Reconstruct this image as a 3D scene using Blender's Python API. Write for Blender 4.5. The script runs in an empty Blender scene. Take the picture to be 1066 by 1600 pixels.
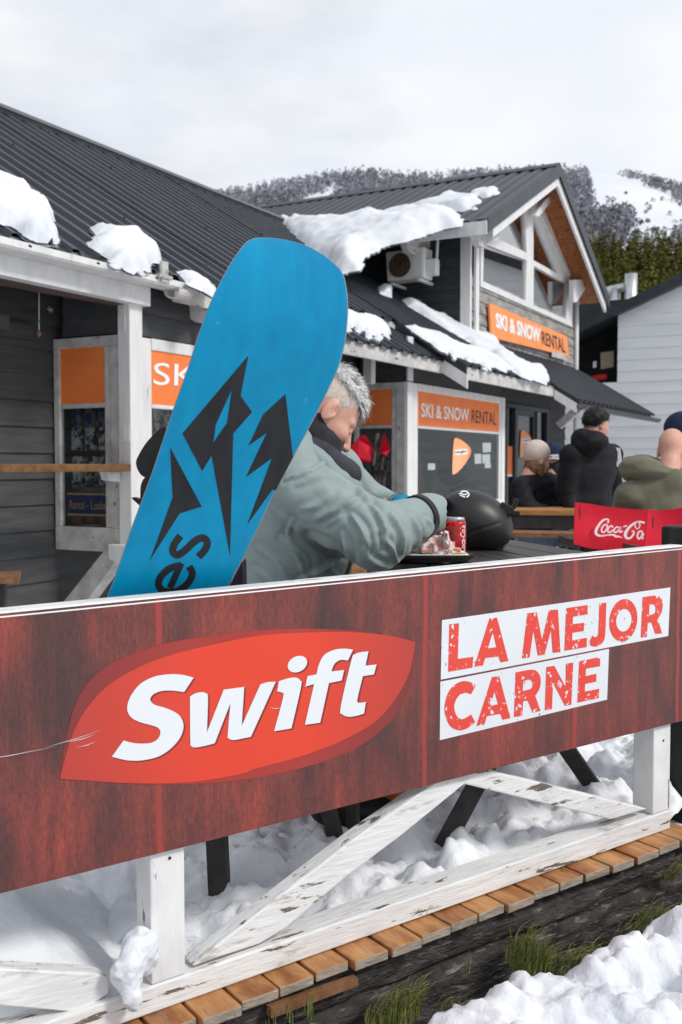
import bpy, math, random
import numpy as np
from mathutils import Vector, Matrix
from mathutils.geometry import tessellate_polygon
random.seed(7); rng = np.random.default_rng(7)
sc = bpy.context.scene
# ------------------------------------------------------------------ camera
F = 1600.0; CX, CY, HY, EYE = 533.0, 800.0, 725.0, 1.10      # measured on the photograph (1066 x 1600)
PITCH = math.atan((CY - HY) / F)
cam = bpy.data.cameras.new("camera"); cam_ob = bpy.data.objects.new("camera", cam)
sc.collection.objects.link(cam_ob); sc.camera = cam_ob
cam.sensor_fit = 'HORIZONTAL'; cam.sensor_width = 24.0; cam.lens = 24.0 * F / 1066.0
cam.clip_start = 0.05; cam.clip_end = 6000
cam_ob.location = (0, 0, EYE); cam_ob.rotation_euler = (math.pi / 2 - PITCH, 0, 0)
cam.dof.use_dof = True; cam.dof.focus_distance = 2.6; cam.dof.aperture_fstop = 6.5
# ------------------------------------------------------------------ light
sc.view_settings.view_transform = 'Standard'; sc.view_settings.look = 'None'
sc.view_settings.exposure = 0.26; sc.view_settings.gamma = 1.0
SUN_DIR = Vector((0.80, -0.45, 0.85)).normalized()           # towards the sun
sun = bpy.data.lights.new("sun", 'SUN'); sun.energy = 1.9; sun.angle = math.radians(12); sun.color = (1.0, 0.96, 0.90)
sun_ob = bpy.data.objects.new("sun", sun); sc.collection.objects.link(sun_ob)
sun_ob.rotation_euler = (-SUN_DIR).to_track_quat('-Z', 'Y').to_euler()
world = bpy.data.worlds.new("World"); sc.world = world; world.use_nodes = True
wn, wl = world.node_tree.nodes, world.node_tree.links
for nd in list(wn): wn.remove(nd)
w_out = wn.new('ShaderNodeOutputWorld'); w_bg = wn.new('ShaderNodeBackground'); w_bg.inputs[1].default_value = 0.088
sky = wn.new('ShaderNodeTexSky'); sky.sky_type = 'NISHITA'; sky.sun_disc = False
sky.sun_elevation = math.asin(SUN_DIR.z); sky.sun_rotation = math.atan2(SUN_DIR.x, SUN_DIR.y)
w_tc = wn.new('ShaderNodeTexCoord'); w_map = wn.new('ShaderNodeMapping'); w_map.inputs['Scale'].default_value = (1.0, 1.0, 2.2); w_map.inputs['Location'].default_value = (1.3, 0.4, 0.65); w_map.inputs['Rotation'].default_value = (0, 0, math.radians(-34))
w_n1 = wn.new('ShaderNodeTexNoise'); w_n1.inputs['Scale'].default_value = 1.7; w_n1.inputs['Detail'].default_value = 6; w_n1.inputs['Roughness'].default_value = 0.55
w_r = wn.new('ShaderNodeValToRGB'); w_r.color_ramp.elements[0].position = 0.36; w_r.color_ramp.elements[0].color = (0.62, 0.62, 0.62, 1)
w_r.color_ramp.elements[1].position = 0.56; w_r.color_ramp.elements[1].color = (1, 1, 1, 1)
w_n2 = wn.new('ShaderNodeTexNoise'); w_n2.inputs['Scale'].default_value = 5.0; w_n2.inputs['Detail'].default_value = 5
w_c = wn.new('ShaderNodeValToRGB'); w_c.color_ramp.elements[0].position = 0.3; w_c.color_ramp.elements[0].color = (7.9, 8.35, 9.2, 1)
w_c.color_ramp.elements[1].position = 0.65; w_c.color_ramp.elements[1].color = (9.2, 9.3, 9.45, 1)
w_mix = wn.new('ShaderNodeMix'); w_mix.data_type = 'RGBA'
wl.new(w_tc.outputs['Generated'], w_map.inputs[0]); wl.new(w_map.outputs[0], w_n1.inputs[0]); wl.new(w_map.outputs[0], w_n2.inputs[0])
wl.new(w_n1.outputs[0], w_r.inputs[0]); wl.new(w_n2.outputs[0], w_c.inputs[0])
wl.new(w_r.outputs[0], w_mix.inputs[0]); wl.new(sky.outputs[0], w_mix.inputs[6]); wl.new(w_c.outputs[0], w_mix.inputs[7])
wl.new(w_mix.outputs[2], w_bg.inputs[0]); wl.new(w_bg.outputs[0], w_out.inputs[0])
sc.cycles.max_bounces = 6; sc.cycles.transparent_max_bounces = 12
# ------------------------------------------------------------------ measuring helpers
def V(*a): return np.array(a, float)
def unit(a): a = np.asarray(a, float); return a / np.linalg.norm(a)
cp_, sp_ = math.cos(PITCH), math.sin(PITCH); CAM = V(0, 0, EYE)
def ray(x, y):
    a = (x - CX) / F; b = (CY - y) / F
    return V(a, cp_ + b * sp_, -sp_ + b * cp_)
def at(x, y, Y): r = ray(x, y); return CAM + r * (Y / r[1])          # the point seen at a pixel, Y metres ahead
def hit(x, y, p, n): r = ray(x, y); return CAM + r * (np.dot(np.asarray(p) - CAM, n) / np.dot(r, n))
def flat(x, y, z): return hit(x, y, V(0, 0, z), V(0, 0, 1))
# the building's own frame: s along the shop front (away), d out of the front, z up
_a = math.atan((1400 - CX) / F); BU = V(math.sin(_a), math.cos(_a), 0); BN = V(math.cos(_a), -math.sin(_a), 0)
B0 = at(656, HY, 11.5); B0[2] = 0
def W(s, d, z): return B0 + BU * s + BN * d + V(0, 0, z)
def onD(x, y, d): return hit(x, y, W(0, d, 0), BN)
def onS(x, y, s): return hit(x, y, W(s, 0, 0), BU)
def sdz(p): q = p - B0; return float(q @ BU), float(q @ BN), float(p[2])
TH = math.radians(32); RT = math.tan(TH)
def roof_z(d): return 2.15 - RT * (d - 0.6)
RNORM = BN * math.sin(TH) + V(0, 0, math.cos(TH))
def onR(x, y, lift=0.0): return hit(x, y, W(0, 0.6, 2.15) + RNORM * lift, RNORM)
# the fence's own frame
_f = math.atan((2850 - CX) / F); FU = V(math.sin(_f), math.cos(_f), 0); FN = V(math.cos(_f), -math.sin(_f), 0)
F0 = at(650, HY, 2.39); F0[2] = 0; FANG = math.atan2(FU[1], FU[0])
def Fp(s, o, z): return F0 + FU * s + FN * o + V(0, 0, z)
def onF(x, y, o=0.0): return hit(x, y, F0 + FN * o, FN)
# ------------------------------------------------------------------ numpy noise and a small SDF mesher
def _h(ix, iy, iz):
    n = (ix * 374761393 + iy * 668265263 + iz * 2147483647 + 1013904223) & 0xffffffff
    n = ((n ^ (n >> 13)) * 1274126177) & 0xffffffff
    return ((n ^ (n >> 16)) & 0xffff) / 65535.0
def noise(p):
    p = np.asarray(p, float); i = np.floor(p).astype(np.int64); f = p - i; f = f * f * (3 - 2 * f)
    x, y, z = i[:, 0], i[:, 1], i[:, 2]; r = 0
    for a in (0, 1):
        for b in (0, 1):
            for c in (0, 1):
                w = (f[:, 0] if a else 1 - f[:, 0]) * (f[:, 1] if b else 1 - f[:, 1]) * (f[:, 2] if c else 1 - f[:, 2])
                r = r + w * _h(x + a, y + b, z + c)
    return r * 2 - 1
def fbm(p, o=4, g=0.5):
    p = np.asarray(p, float); r = 0; a = 1.0
    for k in range(o): r = r + a * noise(p * 2 ** k + 17.3 * k); a *= g
    return r
def billow(p, o=4, g=0.5):
    p = np.asarray(p, float); r = 0; a = 1.0
    for k in range(o): r = r + a * (np.abs(noise(p * 2 ** k + 9.1 * k)) * 2 - 0.6); a *= g
    return r
def surface_nets(f, lo, hi, h):
    lo, hi = np.array(lo, float), np.array(hi, float)
    n = np.ceil((hi - lo) / h).astype(int) + 1
    ax = [lo[k] + h * np.arange(n[k]) for k in range(3)]
    G = np.empty(n)
    for i in range(0, n[0], 16):
        X, Y, Z = np.meshgrid(ax[0][i:i + 16], ax[1], ax[2], indexing='ij')
        G[i:i + 16] = f(np.stack([X.ravel(), Y.ravel(), Z.ravel()], 1)).reshape(X.shape)
    S = G < 0; nx, ny, nz = n
    acc = np.zeros((nx - 1, ny - 1, nz - 1, 3)); cnt = np.zeros((nx - 1, ny - 1, nz - 1))
    base = np.stack(np.meshgrid(np.arange(nx - 1), np.arange(ny - 1), np.arange(nz - 1), indexing='ij'), -1)
    C8 = [(a, b, c) for a in (0, 1) for b in (0, 1) for c in (0, 1)]
    def sl(A, o): return A[o[0]:nx - 1 + o[0], o[1]:ny - 1 + o[1], o[2]:nz - 1 + o[2]]
    for a in C8:
        for k in range(3):
            if a[k]: continue
            b = list(a); b[k] = 1
            ga, gb = sl(G, a), sl(G, b); m = (ga < 0) != (gb < 0)
            t = np.where(m, ga / np.where(m, ga - gb, 1), 0)
            for q in range(3): acc[..., q] += np.where(m, a[q] + (t if q == k else 0), 0)
            cnt += m
    act = cnt > 0; idx = -np.ones(act.shape, int); idx[act] = np.arange(act.sum())
    verts = lo + h * (base[act] + acc[act] / cnt[act][:, None])
    faces = []
    for k in range(3):
        o = [0, 0, 0]; o[k] = 1
        A = S[:nx - (k == 0), :ny - (k == 1), :nz - (k == 2)]; B = S[o[0]:, o[1]:, o[2]:]
        e = np.argwhere(A != B); sgn = A[tuple(e.T)]
        p, q = (k + 1) % 3, (k + 2) % 3
        ok = (e[:, p] > 0) & (e[:, q] > 0) & (e[:, p] < n[p] - 1) & (e[:, q] < n[q] - 1); e, sgn = e[ok], sgn[ok]
        def id_(dp, dq):
            c = e.copy(); c[:, p] -= dp; c[:, q] -= dq; return idx[tuple(c.T)]
        Q = np.stack([id_(0, 0), id_(1, 0), id_(1, 1), id_(0, 1)], 1); Q[~sgn] = Q[~sgn][:, ::-1]
        faces.append(Q)
    return verts, np.concatenate(faces)
def smin(a, b, k): h = np.clip(0.5 + 0.5 * (b - a) / k, 0, 1); return b * (1 - h) + a * h - k * h * (1 - h)
def smax(a, b, k): return -smin(-a, -b, k)
def caps(p, a, b, ra, rb):
    a, b = np.asarray(a, float), np.asarray(b, float); ab = b - a; t = np.clip(((p - a) @ ab) / (ab @ ab), 0, 1)
    return np.linalg.norm(p - a - t[:, None] * ab, axis=1) - (ra + (rb - ra) * t)
def ell(p, c, r, M=None):
    q = p - np.asarray(c, float)
    if M is not None: q = q @ M
    r = np.asarray(r, float); k0 = np.linalg.norm(q / r, axis=1); k1 = np.linalg.norm(q / (r * r), axis=1)
    return k0 * (k0 - 1) / np.maximum(k1, 1e-9)
def chain(p, pts, rad, k=0.03):
    r = None
    for i in range(len(pts) - 1):
        c = caps(p, pts[i], pts[i + 1], rad[i], rad[i + 1]); r = c if r is None else smin(r, c, k)
    return r
# ------------------------------------------------------------------ meshes and objects
class MB:
    def __init__(s): s.v = []; s.f = []
    def add(s, vs, fs):
        o = len(s.v); s.v.extend([tuple(map(float, v)) for v in vs]); s.f.extend([tuple(int(i) + o for i in f) for f in fs]); return s
    def box(s, c, ax, h):
        c = np.asarray(c, float); A = [np.asarray(a, float) * k for a, k in zip(ax, h)]
        P = [c + A[0] * i + A[1] * j + A[2] * k for i in (-1, 1) for j in (-1, 1) for k in (-1, 1)]
        return s.add(P, [(0, 1, 3, 2), (4, 6, 7, 5), (0, 4, 5, 1), (2, 3, 7, 6), (0, 2, 6, 4), (1, 5, 7, 3)])
    def hull4(s, q, off):                                             # a quad pushed along off
        q = [np.asarray(a, float) for a in q]; P = q + [a + off for a in q]
        return s.add(P, [(0, 1, 2, 3), (7, 6, 5, 4)] + [(i, i + 4, (i + 1) % 4 + 4, (i + 1) % 4) for i in range(4)])
    def prism(s, pts, off, holes=()):
        loops = [list(pts)] + [list(h) for h in holes]; P3 = [np.asarray(p, float) for l in loops for p in l]
        nrm = unit(off); t = unit(np.cross(nrm, V(0.3, 0.2, 1.0))); b = np.cross(nrm, t); o = P3[0]
        tri = tessellate_polygon([[Vector(((np.asarray(p) - o) @ t, (np.asarray(p) - o) @ b, 0)) for p in l] for l in loops])
        n = len(P3); fs = [t_ for t_ in tri] + [tuple(i + n for i in reversed(t_)) for t_ in tri]; k = 0
        for l in loops:
            m = len(l); fs += [(k + i, k + (i + 1) % m, k + (i + 1) % m + n, k + i + n) for i in range(m)]; k += m
        return s.add(P3 + [p + np.asarray(off, float) for p in P3], fs)
    def tube(s, pts, r, n=8, caps_=True):
        pts = [np.asarray(p, float) for p in pts]; R = [r] * len(pts) if np.isscalar(r) else r; vs = []; up = None
        for i, p in enumerate(pts):
            t = unit(pts[min(i + 1, len(pts) - 1)] - pts[max(i - 1, 0)])
            if up is None: up = unit(np.cross(t, V(0.31, 0.17, 0.93) if abs(t[2]) < 0.9 else V(1, 0.1, 0)))
            up = unit(up - t * (up @ t)); w = np.cross(t, up)
            vs += [p + (up * math.cos(2 * math.pi * k / n) + w * math.sin(2 * math.pi * k / n)) * R[i] for k in range(n)]
        fs = [(i * n + k, i * n + (k + 1) % n, (i + 1) * n + (k + 1) % n, (i + 1) * n + k) for i in range(len(pts) - 1) for k in range(n)]
        if caps_: fs += [tuple(range(n - 1, -1, -1)), tuple((len(pts) - 1) * n + k for k in range(n))]
        return s.add(vs, fs)
    def lathe(s, c, prof, n=32, ax=V(0, 0, 1)):
        ax = unit(ax); t = unit(np.cross(ax, V(0.9, 0.1, 0.2))); b = np.cross(ax, t); c = np.asarray(c, float); vs = []
        for r, z in prof: vs += [c + ax * z + (t * math.cos(2 * math.pi * k / n) + b * math.sin(2 * math.pi * k / n)) * r for k in range(n)]
        m = len(prof)
        fs = [(i * n + k, i * n + (k + 1) % n, (i + 1) * n + (k + 1) % n, (i + 1) * n + k) for i in range(m - 1) for k in range(n)]
        return s.add(vs, fs + [tuple(range(n - 1, -1, -1)), tuple((m - 1) * n + k for k in range(n))])
    def build(s, name, m, parent=None, smooth=False, bevel=0, origin=None):
        me = bpy.data.meshes.new(name)
        o = np.asarray(origin if origin is not None else (parent['_org'] if parent is not None else (0, 0, 0)), float)
        me.from_pydata([tuple(np.asarray(v) - o) for v in s.v], [], s.f); me.validate()
        if not smooth or bevel or True:
            import bmesh
            bm = bmesh.new(); bm.from_mesh(me); bmesh.ops.recalc_face_normals(bm, faces=bm.faces); bm.to_mesh(me); bm.free()
        return link(name, me, m, parent, smooth, bevel, o if parent is None else None, o)
def link(name, me, m, parent=None, smooth=False, bevel=0, loc=None, org=None):
    ob = bpy.data.objects.new(name, me); sc.collection.objects.link(ob)
    if m is not None: me.materials.append(m)
    if parent is not None: ob.parent = parent
    elif loc is not None: ob.location = loc
    ob['_org'] = [float(x) for x in (org if org is not None else (0, 0, 0))]
    if smooth: me.polygons.foreach_set('use_smooth', [True] * len(me.polygons))
    if bevel:
        b = ob.modifiers.new('bevel', 'BEVEL'); b.width = bevel; b.segments = 2; b.limit_method = 'ANGLE'; b.angle_limit = math.radians(40)
    return ob
def np_mesh(name, v, f, m, parent=None, smooth=True, origin=None):
    mb = MB(); o = np.asarray(origin if origin is not None else (parent['_org'] if parent is not None else (0, 0, 0)), float)
    me = bpy.data.meshes.new(name); v = np.asarray(v) - o; f = np.asarray(f)
    me.vertices.add(len(v)); me.vertices.foreach_set('co', v.astype(np.float32).ravel())
    k = f.shape[1]; me.loops.add(f.size); me.loops.foreach_set('vertex_index', f.astype(np.int32).ravel())
    me.polygons.add(len(f)); me.polygons.foreach_set('loop_start', np.arange(0, f.size, k, dtype=np.int32))
    me.update(calc_edges=True); me.validate()
    return link(name, me, m, parent, smooth, 0, o if parent is None else None, o)
def sdf(name, f, lo, hi, h, m, parent=None, origin=None, post=None):
    v, q = surface_nets(f, lo, hi, h)
    if post is not None: v = post(v, q)
    return np_mesh(name, v, q, m, parent, True, origin)
def thing(name, loc, label, cat, group=None):
    o = bpy.data.objects.new(name, None); sc.collection.objects.link(o); o.location = tuple(map(float, loc)); o.empty_display_size = 0.1
    o['_org'] = [float(x) for x in loc]; return tag(o, label, cat, group)
def tag(o, label, cat, group=None):
    o['label'] = label; o['category'] = cat
    if group: o['group'] = group
    return o
def kind(o, k, label=None):
    o['kind'] = k
    if label: o['label'] = label
    return o
def smooth_loop(pts, seg=6):
    """pts: (x, y) smooth or (x, y, 1) corner -> dense closed loop (Catmull-Rom between corners)."""
    n = len(pts); out = []
    for i in range(n):
        p1, p2 = pts[i], pts[(i + 1) % n]; c1, c2 = len(p1) > 2, len(p2) > 2
        if c1 and c2: out.append(p1[:2]); continue
        p0 = p1 if c1 else pts[i - 1]; p3 = p2 if c2 else pts[(i + 2) % n]
        for k in range(seg):
            t = k / seg; q = []
            for a in (0, 1):
                q.append(0.5 * (2 * p1[a] + (p2[a] - p0[a]) * t + (2 * p0[a] - 5 * p1[a] + 4 * p2[a] - p3[a]) * t * t + (3 * p1[a] - p0[a] - 3 * p2[a] + p3[a]) * t ** 3))
            out.append(tuple(q))
    return out
def smooth_line(pts, seg=6):
    out = []; n = len(pts)
    for i in range(n - 1):
        p0, p1, p2, p3 = pts[max(i - 1, 0)], pts[i], pts[i + 1], pts[min(i + 2, n - 1)]
        for k in range(seg):
            t = k / seg; out.append(tuple(0.5 * (2 * p1[a] + (p2[a] - p0[a]) * t + (2 * p0[a] - 5 * p1[a] + 4 * p2[a] - p3[a]) * t * t + (3 * p1[a] - p0[a] - 3 * p2[a] + p3[a]) * t ** 3) for a in range(len(p1))))
    return out + [tuple(pts[-1])]
def stroke(pts, width, seg=6):
    """a 2D pen stroke (x, y[, width factor]) -> outline loop."""
    P = [p if len(p) > 2 else (p[0], p[1], 1.0) for p in pts]
    if seg > 1: P = smooth_line(P, seg)
    L, R = [], []
    for i, p in enumerate(P):
        a, b = P[max(i - 1, 0)], P[min(i + 1, len(P) - 1)]; dx, dy = b[0] - a[0], b[1] - a[1]; l = math.hypot(dx, dy) or 1; w = width * p[2] / 2
        L.append((p[0] - dy / l * w, p[1] + dx / l * w)); R.append((p[0] + dy / l * w, p[1] - dx / l * w))
    return L + R[::-1]
def ring(cx, cy, rx, ry, rot=0, n=32):
    c, s = math.cos(math.radians(rot)), math.sin(math.radians(rot))
    return [(cx + rx * math.cos(t) * c - ry * math.sin(t) * s, cy + rx * math.cos(t) * s + ry * math.sin(t) * c) for t in (2 * math.pi * k / n for k in range(n))]
# ------------------------------------------------------------------ materials
def nt(m): return m.node_tree.nodes, m.node_tree.links
def mat(name, col, rough=0.6, col2=None, scale=6, detail=5, stretch=(1, 1, 1), rot=0.0, lo=0.35, hi=0.65, bump=0.0, bscale=60, bstretch=None, metal=0.0, spec=0.25, sss=0.0, coat=0.0, sheen=0.0, bdist=0.01):
    m = bpy.data.materials.new(name); m.use_nodes = True; N, L = nt(m); b = N['Principled BSDF']
    b.inputs['Roughness'].default_value = rough; b.inputs['Metallic'].default_value = metal; b.inputs['Specular IOR Level'].default_value = spec
    b.inputs['Base Color'].default_value = (*col, 1)
    if sss: b.inputs['Subsurface Weight'].default_value = sss; b.inputs['Subsurface Radius'].default_value = (0.012, 0.012, 0.014); b.inputs['Subsurface Scale'].default_value = 1.0
    if coat: b.inputs['Coat Weight'].default_value = coat; b.inputs['Coat Roughness'].default_value = 0.15
    if sheen: b.inputs['Sheen Weight'].default_value = sheen
    tc = N.new('ShaderNodeTexCoord')
    def coords(st):
        mp = N.new('ShaderNodeMapping'); mp.inputs['Rotation'].default_value = (0, 0, -rot); L.new(tc.outputs['Object'], mp.inputs[0])
        m2 = N.new('ShaderNodeMapping'); m2.inputs['Scale'].default_value = st; L.new(mp.outputs[0], m2.inputs[0]); return m2.outputs[0]
    if col2 is not None:
        n = N.new('ShaderNodeTexNoise'); n.inputs['Scale'].default_value = scale; n.inputs['Detail'].default_value = detail; n.inputs['Roughness'].default_value = 0.6
        L.new(coords(stretch), n.inputs[0]); r = N.new('ShaderNodeValToRGB')
        r.color_ramp.elements[0].position = lo; r.color_ramp.elements[0].color = (*col, 1); r.color_ramp.elements[1].position = hi; r.color_ramp.elements[1].color = (*col2, 1)
        L.new(n.outputs[0], r.inputs[0]); L.new(r.outputs[0], b.inputs['Base Color']); m['ramp'] = r.name
    if bump:
        n = N.new('ShaderNodeTexNoise'); n.inputs['Scale'].default_value = bscale; n.inputs['Detail'].default_value = 4
        L.new(coords(bstretch or stretch), n.inputs[0]); bp = N.new('ShaderNodeBump'); bp.inputs['Strength'].default_value = bump; bp.inputs['Distance'].default_value = bdist
        L.new(n.outputs[0], bp.inputs['Height']); L.new(bp.outputs[0], b.inputs['Normal'])
    return m
def layer(m, col, scale, lo, hi, stretch=(1, 1, 1), rot=0.0, detail=6, off=0.0, rough=None):
    """a second noise-masked colour (peeled paint, stains, print wear) over what a material already has"""
    N, L = nt(m); b = N['Principled BSDF']; tc = N.new('ShaderNodeTexCoord'); mp = N.new('ShaderNodeMapping'); mp.inputs['Rotation'].default_value = (0, 0, -rot)
    m2 = N.new('ShaderNodeMapping'); m2.inputs['Scale'].default_value = stretch; m2.inputs['Location'].default_value = (off, off * 0.7, off * 0.3)
    L.new(tc.outputs['Object'], mp.inputs[0]); L.new(mp.outputs[0], m2.inputs[0])
    n = N.new('ShaderNodeTexNoise'); n.inputs['Scale'].default_value = scale; n.inputs['Detail'].default_value = detail; n.inputs['Roughness'].default_value = 0.65; L.new(m2.outputs[0], n.inputs[0])
    r = N.new('ShaderNodeMapRange'); r.inputs[1].default_value = lo; r.inputs[2].default_value = hi; L.new(n.outputs[0], r.inputs[0])
    mx = N.new('ShaderNodeMix'); mx.data_type = 'RGBA'; L.new(r.outputs[0], mx.inputs[0]); mx.inputs[7].default_value = (*col, 1)
    src = b.inputs['Base Color']
    if src.is_linked: L.new(src.links[0].from_socket, mx.inputs[6])
    else: mx.inputs[6].default_value = src.default_value
    L.new(mx.outputs[2], src); return m
def glass_mat(name, tint=(0.85, 0.9, 0.9), ior=1.5, boost=0.0, see=0.92):
    m = bpy.data.materials.new(name); m.use_nodes = True; N, L = nt(m); N.remove(N['Principled BSDF']); out = N['Material Output']
    t = N.new('ShaderNodeBsdfTransparent'); t.inputs[0].default_value = (tint[0] * see, tint[1] * see, tint[2] * see, 1); g = N.new('ShaderNodeBsdfGlossy'); g.inputs['Roughness'].default_value = 0.02
    fr = N.new('ShaderNodeLayerWeight'); pw = N.new('ShaderNodeMath'); pw.operation = 'POWER'; pw.inputs[1].default_value = 4.2; L.new(fr.outputs['Facing'], pw.inputs[0])
    ad = N.new('ShaderNodeMath'); ad.operation = 'MULTIPLY_ADD'; ad.inputs[1].default_value = 0.8; ad.inputs[2].default_value = 0.05 + boost; ad.use_clamp = True; L.new(pw.outputs[0], ad.inputs[0])
    mx = N.new('ShaderNodeMixShader'); L.new(ad.outputs[0], mx.inputs[0]); L.new(t.outputs[0], mx.inputs[1]); L.new(g.outputs[0], mx.inputs[2]); L.new(mx.outputs[0], out.inputs[0]); return m
BANG = math.atan2(BU[1], BU[0])
M = {}
M['snow'] = mat('snow', (0.63, 0.66, 0.71), 0.55, (0.74, 0.755, 0.785), scale=3, bump=0.5, bscale=60, sss=0.25, spec=0.3)
M['far_snow'] = mat('far_snow', (0.62, 0.65, 0.71), 0.8, (0.69, 0.71, 0.75), scale=0.02, spec=0.1)
M['dirt_snow'] = layer(mat('trodden_snow', (0.74, 0.765, 0.81), 0.6, (0.83, 0.84, 0.86), scale=4, bump=0.6, bscale=45, sss=0.2, spec=0.3), (0.50, 0.48, 0.45), 9, 0.70, 0.85)
def white_wood(name, rot, peel=0.62, base=(0.66, 0.66, 0.66)):
    m = mat(name, (base[0], base[1], base[2]), 0.55, (base[0] * 1.14, base[1] * 1.14, base[2] * 1.13), scale=9, stretch=(0.6, 1, 1), rot=rot, bump=0.35, bscale=50, bstretch=(0.25, 1.6, 1.6))
    layer(m, (0.44, 0.42, 0.39), 20, peel - 0.01, peel + 0.08, (0.35, 1.6, 1.6), rot, off=3.1)
    layer(m, (0.15, 0.12, 0.095), 21, peel + .005, peel + 0.03, (0.26, 1.7, 1.7), rot, off=9.0); return m
M['fence_wood'] = white_wood('fence_wood', FANG, 0.59)
M['fence_post'] = mat('fence_post_paint', (0.68, 0.68, 0.68), 0.55, (0.78, 0.78, 0.77), scale=9, bump=0.3, bscale=45, bstretch=(1.6, 1.6, 0.25))
layer(M['fence_post'], (0.12, 0.09, 0.07), 11, 0.63, 0.66, (1.7, 1.7, 0.3), off=5.0)
M['white_trim'] = mat('white_trim', (0.62, 0.62, 0.62), 0.5, (0.72, 0.72, 0.71), scale=5, stretch=(2, 2, 0.5), bump=0.2, bscale=30)
layer(M['white_trim'], (0.36, 0.34, 0.31), 8, 0.64, 0.72, (1.5, 1.5, 0.4), off=2.0)
M['grey_trim'] = mat('grey_weathered_trim', (0.38, 0.37, 0.36), 0.7, (0.56, 0.55, 0.53), scale=9, stretch=(0.6, 1, 1), rot=BANG, bump=0.3, bscale=30)
layer(M['grey_trim'], (0.13, 0.11, 0.09), 9, 0.62, 0.68, (0.4, 1.5, 1.5), BANG, off=1.0)
M['siding'] = mat('grey_siding', (0.052, 0.054, 0.056), 0.7, (0.075, 0.077, 0.079), scale=7, stretch=(0.4, 1, 3), rot=BANG, bump=0.25, bscale=25)
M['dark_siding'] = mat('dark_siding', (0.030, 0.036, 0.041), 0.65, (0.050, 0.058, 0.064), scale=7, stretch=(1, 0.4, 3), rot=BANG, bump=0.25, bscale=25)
M['old_siding'] = mat('weathered_siding', (0.17, 0.165, 0.155), 0.75, (0.36, 0.35, 0.33), scale=8, stretch=(0.5, 1, 2), rot=BANG, bump=0.35, bscale=30)
M['house_white'] = mat('house_white', (0.62, 0.63, 0.65), 0.6, (0.68, 0.69, 0.70), scale=3, stretch=(0.4, 0.4, 2), bump=0.1, bscale=20)
M['metal_roof'] = mat('dark_sheet_metal', (0.012, 0.016, 0.023), 0.42, (0.021, 0.027, 0.036), scale=1.5, stretch=(1, 1, 1), bump=0.05, bscale=12, spec=0.42)
layer(M['metal_roof'], (0.04, 0.044, 0.05), 3.5, 0.60, 0.85, (1.5, 0.5, 1), BANG, off=2.0)
M['flashing'] = mat('grey_flashing', (0.04, 0.044, 0.051), 0.45, (0.06, 0.065, 0.073), scale=4, bump=0.05, bscale=10, spec=0.3)
M['gutter_black'] = mat('black_gutter', (0.022, 0.025, 0.030), 0.35, (0.035, 0.038, 0.044), scale=4)
M['soffit'] = mat('varnished_soffit', (0.20, 0.060, 0.018), 0.5, (0.42, 0.16, 0.05), scale=5, stretch=(0.5, 6, 6), rot=BANG, bump=0.1, bscale=20)
M['brown_paint'] = mat('brown_paint', (0.10, 0.072, 0.066), 0.6, (0.13, 0.095, 0.088), scale=6, bump=0.1, bscale=20)
M['orange'] = mat('orange_panel', (0.80, 0.19, 0.045), 0.45, (0.84, 0.225, 0.06), scale=3)
M['sign_orange'] = mat('orange_sign', (0.86, 0.28, 0.085), 0.45, (0.90, 0.32, 0.105), scale=3)
M['sign_white'] = mat('white_lettering', (0.80, 0.80, 0.80), 0.5, (0.84, 0.84, 0.83), scale=10)
M['sign_black'] = mat('dark_lettering', (0.028, 0.025, 0.025), 0.5, (0.04, 0.035, 0.035), scale=10)
M['glass'] = glass_mat('window_glass', boost=0.035)
M['clean_white'] = mat('white_enamel', (0.74, 0.74, 0.72), 0.4, (0.80, 0.80, 0.78), scale=3)
M['glass_up'] = glass_mat('upper_window_glass', boost=0.5, see=0.5)
M['interior'] = mat('shop_interior', (0.30, 0.30, 0.30), 0.8, (0.36, 0.36, 0.35), scale=3)
M['black'] = mat('black_plastic', (0.012, 0.012, 0.013), 0.45, (0.020, 0.020, 0.021), scale=20, bump=0.08, bscale=120)
M['black_metal'] = mat('dark_painted_steel', (0.028, 0.024, 0.023), 0.45, (0.05, 0.042, 0.040), scale=14, bump=0.1, bscale=60)
M['steel'] = mat('galvanised_steel', (0.50, 0.52, 0.54), 0.38, (0.62, 0.64, 0.66), scale=7, metal=0.85, bump=0.05, bscale=15)
M['deck'] = mat('oiled_deck', (0.34, 0.135, 0.042), 0.45, (0.52, 0.27, 0.11), scale=7, stretch=(3, 0.7, 1), rot=FANG, bump=0.3, bscale=26, bstretch=(5, 0.6, 1))
layer(M['deck'], (0.21, 0.065, 0.016), 5, 0.48, 0.64, (1.5, 0.6, 1), FANG, off=4.0)
M['deck_end'] = mat('weathered_board_end', (0.23, 0.19, 0.15), 0.8, (0.40, 0.35, 0.28), scale=16, stretch=(1, 1, 3), rot=FANG, bump=0.4, bscale=60)
layer(M['deck'], (.26, .20, .14), 8, .57, .74, (4, .8, 1), FANG, off=8.0); layer(M['deck'], (.06, .035, .02), 10, .655, .69, (6, .5, 1), FANG, off=12.0)
M['sleeper'] = mat('weathered_sleeper', (0.020, 0.018, 0.018), 0.85, (0.078, 0.070, 0.066), scale=9, detail=9, stretch=(1.6, 1, 4), rot=FANG, bump=0.9, bscale=30, bstretch=(1.6, 1, 6), bdist=0.012)
layer(M['sleeper'], (0.30, 0.275, 0.25), 11, 0.56, 0.74, (1.3, 1, 7), FANG, off=3.0)
M['soil'] = mat('wet_soil', (0.030, 0.024, 0.018), 0.9, (0.075, 0.060, 0.042), scale=12, bump=0.8, bscale=40)
M['skin'] = mat('skin', (0.56, 0.30, 0.225), 0.5, (0.64, 0.37, 0.285), scale=16, bump=0.12, bscale=180, sss=0.12)
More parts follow.
